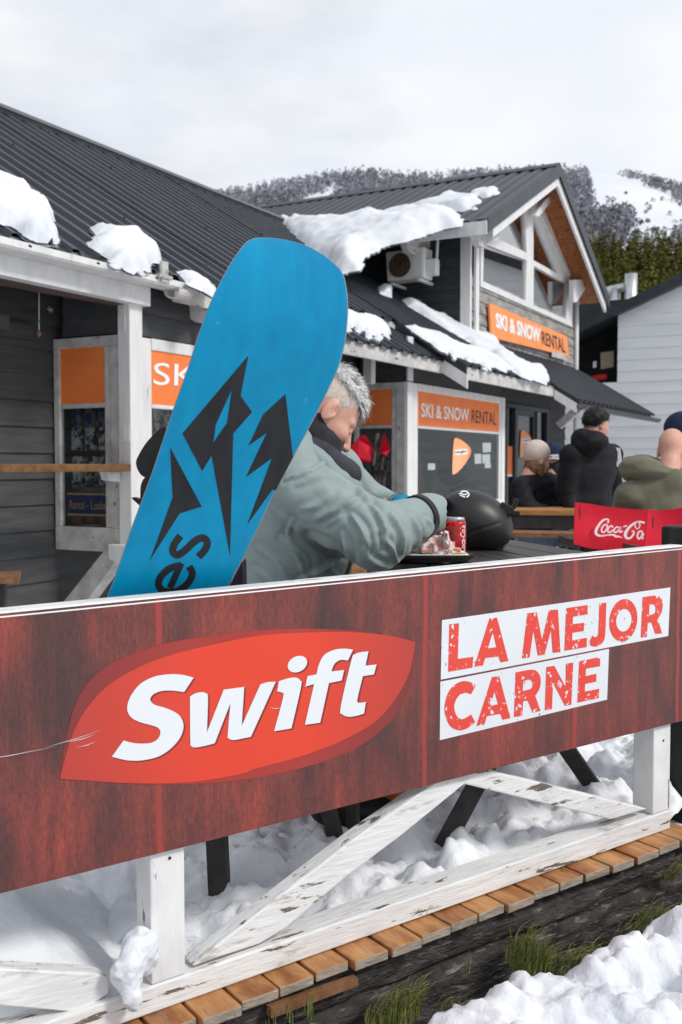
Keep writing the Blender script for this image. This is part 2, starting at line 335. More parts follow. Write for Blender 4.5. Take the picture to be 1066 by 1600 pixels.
layer(M['skin'], (0.56, 0.22, 0.17), 11, 0.55, 0.75, off=6.0)
M['table_wood'] = mat('dark_table_boards', (0.030, 0.028, 0.028), 0.42, (0.06, 0.056, 0.055), scale=7, stretch=(4, 0.6, 1), rot=0.24, bump=0.2, bscale=30, bstretch=(5, 0.6, 1))
M['table_orange'] = mat('varnished_pine', (0.36, 0.155, 0.05), 0.4, (0.50, 0.25, 0.09), scale=6, stretch=(0.5, 3, 3), bump=0.15, bscale=30)
M['bench_wood'] = mat('brown_bench_boards', (0.14, 0.065, 0.030), 0.5, (0.25, 0.13, 0.065), scale=8, stretch=(3, 0.6, 1), bump=0.2, bscale=30)
M['red_cloth'] = mat('red_canvas', (0.52, 0.010, 0.028), 0.75, (0.60, 0.014, 0.035), scale=6, bump=0.2, bscale=240)
M['dark_post'] = mat('dark_tarred_wood', (0.018, 0.022, 0.020), 0.7, (0.045, 0.050, 0.045), scale=8, stretch=(2, 2, 0.4), bump=0.4, bscale=30, bstretch=(2, 2, 0.4))
M['ledge_wood'] = mat('dark_ledge_wood', (0.10, 0.050, 0.018), 0.45, (0.20, 0.10, 0.04), scale=6, stretch=(0.6, 3, 3), bump=0.15, bscale=30)
# ================================================================== SETTING
Z3 = V(0, 0, 1)
def grid_mesh(name, xs, ys, fz, m, parent=None, to=None, smooth=True, origin=None):
    X, Y = np.meshgrid(xs, ys, indexing='ij'); P = np.stack([X.ravel(), Y.ravel()], 1); z = fz(P)
    v = np.stack([P[:, 0], P[:, 1], z], 1) if to is None else to(P, z)
    n, k = len(xs), len(ys); i = np.arange((n - 1) * (k - 1)); a = (i // (k - 1)) * k + i % (k - 1)
    return np_mesh(name, v, np.stack([a, a + k, a + k + 1, a + 1], 1), m, parent, smooth, origin)
def fence_to(P, z): return F0 + np.outer(P[:, 0], FU) + np.outer(P[:, 1], FN) + np.outer(z, Z3)
def dens(a, b, n, c, w): # grid lines crowded around c
    t = np.linspace(-1, 1, n); x = c + np.sign(t) * w * (np.expm1(np.abs(t) * math.log1p(max(b - c, c - a) / w))); return x[(x >= a) & (x <= b)]
kind(grid_mesh('ground', dens(-3500, 3500, 161, 0, 6), dens(-800, 4200, 161, 0, 6), lambda P: -0.40 + 0.03 * fbm(np.c_[P * 0.4, P[:, :1] * 0]) * (np.hypot(P[:, 0], P[:, 1]) < 60), M['snow']), 'structure')
def terr(P): return 0.02 - 0.22 * np.clip((-P[:, 1] - 1.0) / 4.0, 0, 1)
kind(grid_mesh('terrace_floor', np.linspace(-9, 16, 90), np.linspace(-13, -0.10, 60), lambda P: terr(P) - 0.05 + 0.02 * fbm(np.c_[P * 1.5, P[:, :1] * 0]), M['dirt_snow'], None, fence_to), 'structure')
def domes(P, cell, seed=0, fill=0.75, rmin=0.35, rmax=0.75, sq=0.8):
    """rounded clumps: the highest of the jittered balls around each point, in units of cell"""
    q = P / cell; i = np.floor(q).astype(np.int64); best = np.zeros(len(P))
    for a in (-1, 0, 1):
        for b in (-1, 0, 1):
            x, y = i[:, 0] + a, i[:, 1] + b; z = x * 0 + seed * 7
            jx, jy, r, on = _h(x, y, z + 1), _h(x, y, z + 2), rmin + (rmax - rmin) * _h(x, y, z + 3), _h(x, y, z + 4) < fill
            d2 = (q[:, 0] - x - jx) ** 2 + (q[:, 1] - y - jy) ** 2
            best = np.maximum(best, np.where(on, np.sqrt(np.clip(r * r - d2, 0, None)), 0))
    return best * cell * sq
def warp(P, k, f): q = np.c_[P * f, P[:, :1] * 0]; return P + k * np.c_[noise(q + 3.3), noise(q + 8.8)]
def snow_h(P):
    q = np.c_[P, P[:, :1] * 0]; s, o = P[:, 0], P[:, 1]; w = warp(P, 0.025, 9); w2 = warp(w, 0.008, 30)
    h = 0.03 + 0.06 * fbm(q * 2.2, 3)
    rough = np.clip((s + 0.78) / 0.15, 0.10, 1.0)
    h = h + rough * (0.50 * domes(w, 0.17, 1, 0.6) + 0.55 * domes(w2, 0.07, 2, 0.55) + 0.65 * domes(w2, 0.034, 3, 0.5) + 0.030 * fbm(q * 9, 4, 0.6) + 0.012 * fbm(q * 30, 3))
    h = h + 0.12 * np.clip((-0.60 - s) / 0.25, 0, 1) * np.clip((-o - 0.02) / 0.2, 0, 1)
    h = h * np.clip((-o + 0.03) / 0.18, 0.25, 1) + 0.03 * np.clip(-o, 0, 1)
    edge = np.clip((1.9 + o) / 0.6, 0, 1); return h * edge - 0.10 * (1 - edge)
kind(grid_mesh('terrace_snow', np.arange(-1.6, 2.2, 0.011), np.arange(-1.9, -0.07, 0.011), snow_h, M['dirt_snow'], None, fence_to), 'structure')
_cs = np.array([-1.5, -0.42, -0.25, -0.17, -0.12, -0.01, 0.1, 0.2, 0.3, 0.47, 0.7, 1.2, 2.5]); _cz = np.array([-0.18, 0.0, 0.02, 0.062, 0.065, 0.012, 0.02, 0.03, 0.032, 0.062, 0.09, 0.12, 0.14])
def bank_h(P):
    q = np.c_[P, P[:, :1] * 0]; s, o = P[:, 0], P[:, 1]; crest = np.interp(s + 0.035 + 0.03 * noise(q * 9), _cs, _cz) + 0.012
    t = np.clip((o - 0.10) / 0.30, 0, 1); t = t * t * (3 - 2 * t)
    w = warp(P, 0.03, 8); w2 = warp(w, 0.008, 30); lump = -0.035 + 0.50 * domes(w, 0.17, 5, 0.75) + 0.55 * domes(w2, 0.075, 6, 0.55) + 0.65 * domes(w2, 0.035, 7, 0.5) + 0.022 * fbm(q * 10, 4, 0.6) + 0.009 * fbm(q * 34, 3)
    z = -0.40 + (crest + 0.40) * t - 0.16 * np.clip(o - 0.42, 0, 2)
    return z + lump * np.clip(t * 1.5, 0.1, 1) * np.where(o < 0.6, 1, 0.8)
kind(grid_mesh('snow_bank', np.arange(-1.7, 2.4, 0.010), np.arange(0.05, 1.6, 0.010), bank_h, M['snow'], None, fence_to), 'structure')
kind(grid_mesh('soil_strip', np.arange(-2.0, 2.4, 0.03), np.arange(0.0, 0.5, 0.02), lambda P: -0.37 + 0.10 * np.clip((0.2 - P[:, 1]) / 0.2, 0, 1) + 0.02 * fbm(np.c_[P * 14, P[:, :1] * 0]), M['soil'], None, fence_to), 'structure')
# ------------------------------------------------------------------ the mountain and its woods
def ridge(X, Y):
    px = CX + F * X / np.maximum(Y, 1)
    y = np.interp(px, [-1200, 0, 250, 370, 440, 530, 575, 640, 720, 820, 900, 985, 1066, 1400, 2600], [420, 345, 322, 308, 297, 287, 281, 284, 283, 279, 276, 280, 297, 330, 420])
    return (HY - y) / F
def hill_z(P):
    X, Y = P[:, 0], P[:, 1]; t = np.clip((Y - 130) / 570.0, 0, 1); r = ridge(X, np.full_like(X, 700) * 0 + np.clip(Y, 300, 700)) * 700
    z = r * (t ** 0.85) + np.where(Y > 700, -(Y - 700) * 0.12, 0) - 3 * (t <= 0)
    return z + 5.0 * fbm(np.c_[P * 0.008, P[:, :1] * 0], 3) * np.clip(t * 2, 0, 1) * np.clip((720 - Y) / 150, 0.15, 1)
kind(grid_mesh('mountain', np.linspace(-900, 1300, 160), np.linspace(110, 1300, 120), hill_z, M['far_snow']), 'structure')
def hill_hits(px, py):
    R = np.stack([(px - CX) / F, cp_ + (CY - py) / F * sp_, -sp_ + (CY - py) / F * cp_], 1); R = R / R[:, 1:2]
    res = np.full((len(px), 3), np.nan); todo = np.ones(len(px), bool)
    for Y in np.arange(140, 705, 5.0):
        p = R * Y; zz = hill_z(p[:, :2]); ok = todo & (p[:, 2] + EYE <= zz); res[ok] = np.c_[p[ok, :2], zz[ok]]; todo &= ~ok
    return res[~todo], ~todo
def inside(px, py, poly):
    r = np.zeros(len(px), bool); n = len(poly)
    for i in range(n):
        (x1, y1), (x2, y2) = poly[i], poly[i - 1]
        r ^= ((y1 > py) != (y2 > py)) & (px < (x2 - x1) * (py - y1) / (y2 - y1 + 1e-12) + x1)
    return r
PISTE = [[(916, 272), (964, 275), (999, 289), (1032, 300), (1049, 307), (1056, 320), (1120, 335), (1200, 420), (1066, 380), (1044, 390), (1035, 400), (978, 408), (977, 372), (992, 355), (985, 336), (967, 338), (943, 335), (926, 341), (925, 320), (927, 299)],
         [(534, 296), (538, 306), (521, 310), (516, 322), (495, 324), (484, 335), (454, 338), (471, 319), (482, 309), (503, 305)], [(584, 303), (600, 299), (598, 308), (585, 311)], [(690, 276), (703, 280), (700, 290), (692, 288)]]
def leaf_trees(name, pts, H, R, n, m, cone=False, trunk=True):
    vs, fs = [], []; cnt = 0
    for p in pts:
        h = H * rng.uniform(0.7, 1.25); k = n
        if cone:
            t = rng.random(k) ** 0.8; rad = R * (1 - t) * h / H * rng.uniform(0.5, 1.1, k); z = h * (0.06 + 0.94 * t)
        else:
            t = rng.random(k); rad = R * np.sin(np.pi * np.clip(0.18 + 0.8 * t, 0, 1)) * np.sqrt(rng.random(k)) * h / H * 1.15; z = h * (0.12 + 0.88 * t)
        a = rng.uniform(0, 6.283, k); c = np.stack([np.cos(a) * rad, np.sin(a) * rad, z], 1) + p
        sz = (R * 0.40 if not cone else R * 0.36) * (1 - 0.6 * t if cone else 1.0)
        d1 = rng.normal(size=(k, 3)); d1 /= np.linalg.norm(d1, axis=1)[:, None]; d2 = rng.normal(size=(k, 3)); d2 /= np.linalg.norm(d2, axis=1)[:, None]
        if cone: d1 = np.stack([np.cos(a), np.sin(a), -0.5 + 0 * a], 1); d2 = np.stack([-np.sin(a), np.cos(a), rng.uniform(-.4, .4, k)], 1) * 0.6
        s_ = np.broadcast_to(np.reshape(sz, (-1, 1)), (k, 1)); T = np.stack([c + d1 * s_, c - d1 * s_ * 0.5 + d2 * s_, c - d1 * s_ * 0.5 - d2 * s_], 1).reshape(-1, 3)
        vs.append(T); fs.append(np.arange(cnt, cnt + 3 * k).reshape(-1, 3)); cnt += 3 * k
        if trunk:
            w = R * 0.05; b = np.array([[-w, 0, 0], [w, 0, 0], [0, 0, h * 0.8], [0, w, 0]]) + p; vs.append(b); fs.append(np.array([[cnt, cnt + 1, cnt + 2], [cnt + 1, cnt + 3, cnt + 2]])); cnt += 4
    return np_mesh(name, np.concatenate(vs), np.concatenate(fs), m, None, False)
M['frost'] = mat('frosted_branches', (0.13, 0.128, 0.146), 0.85, (0.40, 0.40, 0.45), scale=0.4, detail=4, lo=0.38, hi=0.68, spec=0.1)
layer(M['frost'], (0.50, 0.51, 0.56), 0.012, 0.50, 0.78, off=3.0)
M['conifer'] = mat('dark_conifer_needles', (0.062, 0.078, 0.020), 0.8, (0.24, 0.215, 0.055), scale=0.35, detail=4, lo=0.35, hi=0.7, spec=0.15)
qx, qy = rng.uniform(220, 1300, 13000), rng.uniform(262, 425, 13000)
clear = np.zeros(13000, bool)
for pl in PISTE: clear |= inside(qx, qy + 1.0, pl) | inside(qx, qy - 5.0, pl)
clear |= (qx > 925) & (qy > 396)
P, okm = hill_hits(qx[~clear], qy[~clear]); P = P[rng.random(len(P)) < np.clip((P[:, 1] / 560.0) ** 0.2, 0, 1)]
kind(leaf_trees('frosted_forest', P, 4.6, 1.7, 18, M['frost']), 'stuff', 'grey frosted woods covering the mountain')
sx, sy = rng.uniform(930, 1066, 150), rng.uniform(300, 402, 150); keep = inside(sx, sy, PISTE[0]) & (rng.random(150) < ((sy - 300) / 100) ** 1.3 + 0.05)
P, _ = hill_hits(sx[keep], sy[keep]); M['shrub'] = mat('bare_shrub', (0.035, 0.042, 0.048), 0.9, (0.12, 0.12, 0.13), scale=0.6)
kind(leaf_trees('slope_scrub', P, 1.5, 1.0, 20, M['shrub'], trunk=False), 'stuff', 'dark scrub specks poking through the ski slope')
cx_, cy_ = rng.uniform(850, 1260, 1700), rng.uniform(405, 520, 1700)
PC = np.array([[(x - CX) / F * Y, Y, 0] for x, Y in zip(cx_, rng.uniform(138, 226, 1700))])
PC[:, 2] = np.maximum(hill_z(PC[:, :2]), 0) - 0.8
kind(leaf_trees('conifer_forest', PC, 8.5, 2.2, 100, M['conifer'], cone=True), 'stuff', 'dark green conifer plantation below the ski slope')
# ================================================================== SKI RENTAL SHOP
shop = thing('rental_shop', W(0, 0, -0.2), 'dark timber ski rental shop with black corrugated roof and white framed bay windows', 'building')
def siding(mb, o, A, N, L, z0, z1, ex, t=0.022):
    z = z0
    while z < z1 - 1e-6:
        h = min(ex, z1 - z); a = o + Z3 * (z - o[2])
        q = [a + N * t, a + A * L + N * t, a + A * L + N * 0.004 + Z3 * (h + 0.004), a + N * 0.004 + Z3 * (h + 0.004)]
        mb.hull4(q, -N * 0.02); z += ex
    return mb
def shop_part(name, mb, m, parent=None, **k): return mb.build(name, m, parent or shop, **k)
WD = -0.70                                                            # the back wall line behind the bays
mb = MB(); siding(mb, W(-11, WD, 0), BU, BN, 15.75, -0.30, 2.75, 0.185); siding(mb, W(6.95, WD, 0), BU, BN, 1.15, -0.30, 2.75, 0.185)
siding(mb, W(4.75, WD, 0), BU, BN, 2.2, 2.02, 2.75, 0.185); shop_part('front_wall', mb, M['siding'])
mb = MB(); siding(mb, W(8.1, WD - 0.02, 0), -BN, BU, 7.0, -0.30, 4.5, 0.185); shop_part('end_wall', mb, M['siding'])
mb = MB(); mb.box(W(-2, -7.5, 1.2), (BU, BN, Z3), (10, 0.1, 1.6)); mb.box(W(-11, -4, 1.2), (BU, BN, Z3), (0.1, 3.4, 1.6)); shop_part('rear_wall', mb, M['siding'])
# bays ---------------------------------------------------------------
def bay(c, e, parent_name='bay_window'):
    fr = MB(); T = 0.05
    def bx(s0, s1, d0, d1, z0, z1): fr.box(W((s0 + s1) / 2, (d0 + d1) / 2, (z0 + z1) / 2), (BU, BN, Z3), ((s1 - s0) / 2, (d1 - d0) / 2, (z1 - z0) / 2))
    zb, zt, zo = 0.50, 2.0, 1.53
    bx(c, e, -T, 0, zb, zb + 0.13); bx(c + 0.30, e - 0.16, -T, -0.004, zt - 0.085, zt)                          # sill, head
    bx(c + 0.305, e - 0.165, -0.035, -0.012, zo - 0.03, zo)
    bx(c, c + 0.16, -T, 0.0, zb + 0.13, zt); bx(c + 0.163, c + 0.30, -T, -0.012, zb + 0.13, zt - 0.003)
    bx(e - 0.13, e, -T, 0.0, zb + 0.13, zt); bx(e - 0.20, e - 0.133, -T, -0.012, zb + 0.13, zt - 0.003)
    w = shop_part(parent_name, fr, M['white_trim'], bevel=0.006)
    sd = MB()
    def by(s0, s1, d0, d1, z0, z1, b=None): (b or sd).box(W((s0 + s1) / 2, (d0 + d1) / 2, (z0 + z1) / 2), (BU, BN, Z3), ((s1 - s0) / 2, (d1 - d0) / 2, (z1 - z0) / 2))
    by(c + 0.002, c + T, WD + 0.03, -T - 0.002, zb - 0.02, zb + 0.15); by(c + 0.002, c + T, WD + 0.03, -T - 0.002, zt - 0.075, zt - 0.002)
    by(c + 0.004, c + T, -0.14, -T - 0.003, zb + 0.15, zt - 0.075); by(c + 0.012, c + T, -0.20, -0.143, zb + 0.15, zt - 0.075)
    by(c + 0.004, c + T, WD + 0.03, WD + 0.085, zb + 0.15, zt - 0.075); by(c + 0.012, c + T, WD + 0.086, -0.202, zo - 0.032, zo)
    sd.build('side_frame', M['grey_trim'], w, bevel=0.005)
    for nm, q in (('pane', [W(c + 0.30, -0.025, zb + 0.13), W(e - 0.20, -0.025, zb + 0.13), W(e - 0.20, -0.025, zo - 0.02), W(c + 0.30, -0.025, zo - 0.02)]),
                  ('pane', [W(c + 0.028, WD + 0.08, zb + 0.14), W(c + 0.028, -0.20, zb + 0.14), W(c + 0.028, -0.20, zo - 0.02), W(c + 0.028, WD + 0.08, zo - 0.02)])):
        MB().add(q, [(0, 1, 2, 3)]).build('pane', M['glass'], w)
    MB().box(W((c + e + 0.10) / 2, -0.022, (zo + zt - 0.085) / 2), (BU, BN, Z3), ((e - c - 0.50) / 2, 0.006, (zt - 0.085 - zo) / 2)).build('fascia_panel', M['orange'], w)
    MB().box(W(c + 0.024, (WD + 0.085 - 0.202) / 2, (zo + zt - 0.075) / 2), (BU, BN, Z3), (0.005, (-0.202 - WD - 0.085) / 2, (zt - 0.075 - zo) / 2)).build('fascia_panel', M['orange'], w)
    it = MB(); it.box(W((c + e) / 2, (WD + 0.03) / 2, zb + 0.03), (BU, BN, Z3), ((e - c) / 2 - 0.06, -(WD + 0.1) / 2, 0.02)); it.box(W((c + e) / 2, (WD + 0.03) / 2, zt - 0.03), (BU, BN, Z3), ((e - c) / 2 - 0.06, -(WD + 0.1) / 2, 0.02))
    it.box(W(e - 0.03, (WD + 0.0) / 2, 1.25), (BU, BN, Z3), (0.015, -(WD + 0.1) / 2, 0.72)); it.build('shelf_box', M['interior'], w)
    up = MB(); siding(up, W(c + 0.02, -0.045, 0), BU, BN, e - c - 0.03, 2.01, 2.50, 0.16); siding(up, W(c + 0.045, -0.05, 0), -BN, -BU, 0.55, 2.01, 2.49, 0.16); siding(up, W(c + 0.045, -0.32, 0), -BN, -BU, 0.28, 2.49, 2.66, 0.16); up.build('upper_cladding', M['siding'], w)
    MB().box(W(c + 0.055, -0.0, 2.25), (BU, BN, Z3), (0.065, 0.012, 0.24)).build('corner_board', M['white_trim'], w, bevel=0.004)
    return w
C1, C2, E1, E2 = -4.985, -0.325, -2.0, 2.85
bay1, bay2 = bay(C1, E1), bay(C2, E2)
mb = MB(); mb.box(W(C1 + 0.06, -0.005, 1.39), (BU, BN, Z3), (0.068, 0.055, 0.99)); shop_part('porch_post', mb, M['white_trim'], bevel=0.006)
mb = MB(); p = onS(186, 852, C1 - 0.02); mb.hull4([W(C1 - 0.06, 0.05, 0.38), W(C1 - 0.06, 0.05, 0.54), W(C1 - 0.06, -0.12, 0.54), W(C1 - 0.06, -0.12, 0.44)], BU * 0.10); shop_part('bracket_block', mb, M['white_trim'], bevel=0.006)
mb = MB(); mb.hull4([W(C1 - 0.02, -0.05, 0.46), W(C1 - 0.02, -0.18, 0.50), W(C1 - 0.02, -0.66, 0.02), W(C1 - 0.02, -0.60, -0.14)], BU * 0.12); shop_part('bay_brace', mb, M['grey_trim'])
# counter ledge on the post
cl0 = W(C1 - 0.02, -0.03, 1.075); cdir = unit(onD(-60, 736, -0.16) - cl0); cdir[2] = 0
mb = MB(); mb.box(cl0 + cdir * 0.95, (cdir, np.cross(Z3, cdir), Z3), (0.95, 0.10, 0.026)); shop_part('counter_ledge', mb, M['ledge_wood'], bevel=0.004)
mb = MB(); mb.hull4([cl0 + cdir * 0.005 + V(0, 0, -.027), cl0 + cdir * 0.13 + V(0, 0, -.027), cl0 + cdir * 0.11 + V(0, 0, -.085), cl0 + cdir * 0.005 + V(0, 0, -.10)], np.cross(cdir, Z3) * 0.08); shop_part('ledge_bracket', mb, M['white_trim'], bevel=0.004)
# roof -----------------------------------------------------------------
def corrugated(mb, s0, s1, d0, d1, zf, pitch=0.25, amp=0.038, lift=0.0, rows=2):
    k0, k1 = int(math.floor(s0 / pitch)), int(math.ceil(s1 / pitch)); S, wv = [], []
    for k in range(k0, k1 + 1):
        for f, w in ((-0.02, -1), (0.30, -1), (0.40, 0.9), (0.50, 1), (0.60, 0.9), (0.70, -1)): S.append((k + f) * pitch); wv.append(w * amp / 2)
    S = np.clip(np.array(S), s0, s1); n = len(S); vs = []
    for d in np.linspace(d0, d1, rows): vs += [W(s, d, zf(d) + w + lift) for s, w in zip(S, wv)]
    return mb.add(vs, [(r * n + i, r * n + i + 1, (r + 1) * n + i + 1, (r + 1) * n + i) for r in range(rows - 1) for i in range(n - 1)])
RD = -3.85
mb = MB(); corrugated(mb, -12, -3.3, RD, 0.16, roof_z); corrugated(mb, -3.3, 0.0, RD, -0.28, roof_z); corrugated(mb, 0.0, 3.3, RD, 0.56, roof_z); corrugated(mb, 3.3, 8.3, RD, 0.88, roof_z)
corrugated(mb, -3.3, -0.03, -0.36, 0.30, lambda d: roof_z(d) - 0.10); corrugated(mb, -12, 8.3, -7.8, RD, lambda d: roof_z(RD) + (d - RD) * RT)
smb = MB()
for k in range(7):
    d = RD + 0.45 + k * 0.62
    for s in np.arange(-9.025, 3.2, 0.57): smb.box(W(s + 0.285 * (k % 2), d, roof_z(d) + 0.02), (BU, RNORM, np.cross(BU, RNORM)), (0.007, 0.006, 0.007))
nf_ = len(mb.f); mb.add(smb.v, smb.f); roof = shop_part('roof', mb, M['metal_roof']); roof.data.materials.append(M['gutter_black'])
for f_ in list(roof.data.polygons)[nf_:]: f_.material_index = 1
rz = roof_z(RD); mb = MB()
for q in ([W(-12, RD, rz + .035), W(3.6, RD, rz + .035), W(3.6, RD + .30, rz + .055 - .30 * RT), W(-12, RD + .30, rz + .055 - .30 * RT)], [W(-12, RD, rz + .035), W(3.6, RD, rz + .035), W(3.6, RD - .22, rz + .03 - .22 * RT), W(-12, RD - .22, rz + .03 - .22 * RT)]): mb.hull4(q, Z3 * 0.012)
mb.build('ridge_cap', M['flashing'], roof)
mb = MB(); mb.hull4([W(-12, RD + .29, rz + .055 - .29 * RT), W(3.6, RD + .29, rz + .055 - .29 * RT), W(3.6, RD + .29, rz - .29 * RT - .01), W(-12, RD + .29, rz - .29 * RT - .01)], -BN * .02); mb.build('ridge_edge', M['gutter_black'], roof)
def under(s0, s1, d0, d1, t0=0.03, t1=0.10):
    return [W(s0, d0, roof_z(d0) - t0), W(s1, d0, roof_z(d0) - t0), W(s1, d1, roof_z(d1) - t0), W(s0, d1, roof_z(d1) - t0)]
mb = MB()
for a, b, d in ((-12, -3.31, 0.11), (-3.29, -0.01, -0.33), (0.01, 3.29, 0.51), (3.31, 8.25, 0.83)): mb.hull4(under(a, b, RD, d), V(0, 0, -0.04))
mb.build('roof_lining', M['brown_paint'], roof)
def fascia(mb, s0, s1, d, ztop, h=0.14, t=0.03): mb.box(W((s0 + s1) / 2, d - t / 2, ztop - h / 2), (BU, BN, Z3), ((s1 - s0) / 2, t / 2, h / 2)); return mb
mb = fascia(MB(), 0.0, 3.30, 0.54, roof_z(0.54) - 0.02); fascia(mb, 3.33, 3.9, 0.62, roof_z(.62) - 0.04, 0.12); shop_part('eave_fascia', mb, M['grey_trim'], bevel=0.004)
mb = fascia(MB(), -4.62, -3.31, 0.15, roof_z(0.15) - 0.02, 0.15); fascia(mb, -3.3, -0.02, 0.27, roof_z(0.27) - 0.115, 0.14); shop_part('eave_fascia', mb, M['grey_trim'], bevel=0.004)
mb = fascia(MB(), -3.3, -0.0, -0.30, roof_z(-0.30) - 0.02, 0.10); shop_part('eave_fascia', mb, M['grey_trim'], bevel=0.004)
def rake(s, d0, d1, m, off, h, t=0.03):
    q = [W(s, d0, roof_z(d0) - off), W(s, d1, roof_z(d1) - off), W(s, d1, roof_z(d1) - off - h), W(s, d0, roof_z(d0) - off - h)]; return shop_part('rake_board', MB().hull4(q, -BU * t), m)
rake(0.0, -0.30, 0.56, M['gutter_black'], -0.012, 0.11, 0.02); rake(0.004, -0.34, 0.57, M['white_trim'], 0.098, 0.15)
rake(3.3, 0.50, 0.90, M['gutter_black'], -0.012, 0.07, 0.02); rake(3.304, 0.55, 0.86, M['white_trim'], 0.058, 0.13)
for s in (0.35, 1.05, 1.75, 2.45, 3.05):                              # curved rafter tails
    pr = [(0.0, 0.0), (0.50, 0.0), (0.50, -0.05), (0.44, -0.09), (0.36, -0.105), (0.28, -0.14), (0.0, -0.16)]
    shop_part('rafter_tail', MB().prism([W(s, a, roof_z(a) - 0.09 + b) for a, b in pr], BU * 0.06), M['white_trim'])
for s in (-4.2, -3.2, -1.35, -0.55):
    pr = [(-.3, 0.0), (0.24, 0.0), (0.24, -0.05), (0.18, -0.09), (0.1, -0.105), (0.02, -0.14), (-.3, -0.16)]
    shop_part('rafter_tail', MB().prism([W(s, a, roof_z(a) - 0.20 + b) for a, b in pr], BU * 0.07), M['white_trim'])
# porch eave on the left: white box gutter, beam, soffit
zg = roof_z(0.16)
mb = MB(); b0 = 2.20
mb.box(W(-8.4, 0.05, 2.285), (BU, BN, Z3), (3.58, 0.045, 0.085)); shop_part('porch_beam', mb, M['white_trim'], bevel=0.005)
mb = MB(); g = [(0.10, 2.33), (0.22, 2.33), (0.235, 2.345), (0.235, 2.385), (0.215, 2.385), (0.215, 2.36), (0.12, 2.36), (0.12, 2.43), (0.10, 2.43)]
mb.prism([W(-12, a, b) for a, b in g], BU * (12 - 4.62)); shop_part('box_gutter', mb, M['white_trim'])
mb = MB(); mb.hull4([W(-12, 0.10, 2.437), W(-4.66, 0.10, 2.437), W(-4.66, 0.13, 2.365), W(-12, 0.13, 2.365)], BN * 0.01); shop_part('gutter_flashing', mb, M['steel'])
mb = MB(); mb.box(W(-4.86, 0.20, 2.385), (BU, BN, Z3), (0.07, 0.065, 0.012)); mb.box(W(-4.86, 0.245, 2.42), (BU, BN, Z3), (0.035, 0.01, 0.07)); shop_part('gutter_hanger', mb, M['grey_trim'])
mb = MB(); mb.hull4([W(-12, 0.0, 2.197), W(-4.95, 0.0, 2.197), W(-5.0, -0.10, 2.197), W(-12, -0.62, 2.197)], Z3 * 0.02); shop_part('porch_soffit', mb, M['brown_paint'])
mb = MB(); mb.box(W(-6.2, -0.52, 2.02), (BU, BN, Z3), (0.55, 0.12, 0.05)); mb.box(W(-5.5, WD + .03, 2.02), (BU, BN, Z3), (0.3, 0.02, 0.05)); shop_part('wall_shelf', mb, M['siding'])
# gutter end by the snowboard
mb = MB(); n_ = 10; c = W(-4.72, 0.20, 2.33); R_ = 0.07
prof = [c + BN * (-math.cos(math.pi * k / n_) * R_) + Z3 * (-math.sin(math.pi * k / n_) * R_) for k in range(n_ + 1)]; prof2 = [c + (p - c) * 0.88 for p in prof]
mb.prism(prof + prof2[::-1], BU * 0.16); shop_part('half_round_gutter', mb, M['grey_trim'])
# far eave gutter and wall brace
mb = MB(); c = W(3.28, 0.92, roof_z(0.92) - 0.045); R_ = 0.065
prof = [c + BN * (-math.cos(math.pi * k / n_) * R_) + Z3 * (-math.sin(math.pi * k / n_) * R_) for k in range(n_ + 1)]; prof2 = [c + (p - c) * 0.86 for p in prof]
mb.prism(prof + prof2[::-1], BU * 5.1); shop_part('half_round_gutter', mb, M['gutter_black'])
a, b = W(4.1, 0.72, 1.98), W(4.1, -0.58, 1.46)
a, b = onS(914, 630, 4.6), onS(880, 660, 4.6)
mb = MB(); dv = unit(a - b); up = unit(np.cross(dv, BU)); mb.box((a + b) / 2, (dv, up, BU), (np.linalg.norm(a - b) / 2 + .08, 0.055, 0.05)); shop_part('roof_brace', mb, M['grey_trim'])
# entrance -------------------------------------------------------------
mb = MB(); ds, de, dz = 4.75, 6.95, 1.99
def fr(s0, s1, z0, z1, d=WD, t=0.05): mb.box(W((s0 + s1) / 2, d, (z0 + z1) / 2), (BU, BN, Z3), ((s1 - s0) / 2, t, (z1 - z0) / 2))
fr(ds, de, dz, dz + 0.06); 
for a in (ds, 5.18, 6.28, de - 0.07): fr(a, a + 0.07, -0.25, dz)
fr(5.25, 6.28, dz - 0.10, dz, WD, .03); fr(5.25, 5.36, -0.25, dz - .1, WD, .03); fr(6.17, 6.28, -0.25, dz - .1, WD, .03); fr(5.36, 6.17, -0.25, 0.1, WD, .03)
door = shop_part('entrance_door', mb, M['gutter_black'])
for a, b, z0, z1 in ((4.82, 5.18, -.2, dz), (5.36, 6.17, 0.1, dz - .1), (6.35, 6.88, -.2, dz)): MB().box(W((a + b) / 2, WD - .01, (z0 + z1) / 2), (BU, BN, Z3), ((b - a) / 2, 0.004, (z1 - z0) / 2)).build('pane', M['glass'], door)
for a, b in ((4.82, 5.18), (6.35, 6.88)):
    MB().box(W((a + b) / 2, WD, 1.16), (BU, BN, Z3), ((b - a) / 2, 0.004, 0.22)).build('orange_strip', M['orange'], door); MB().box(W((a + b) / 2, WD, 0.92), (BU, BN, Z3), ((b - a) / 2, 0.004, 0.018)).build('white_strip', M['sign_white'], door)
mb = MB(); mb.box(W(5.8, WD - 1.2, 0.9), (BU, BN, Z3), (1.2, 0.02, 1.2)); mb.box(W(4.70, WD - .6, 0.9), (BU, BN, Z3), (0.02, 0.6, 1.2)); mb.box(W(6.98, WD - .6, 0.9), (BU, BN, Z3), (0.02, 0.6, 1.2)); shop_part('hallway', mb, M['interior'])
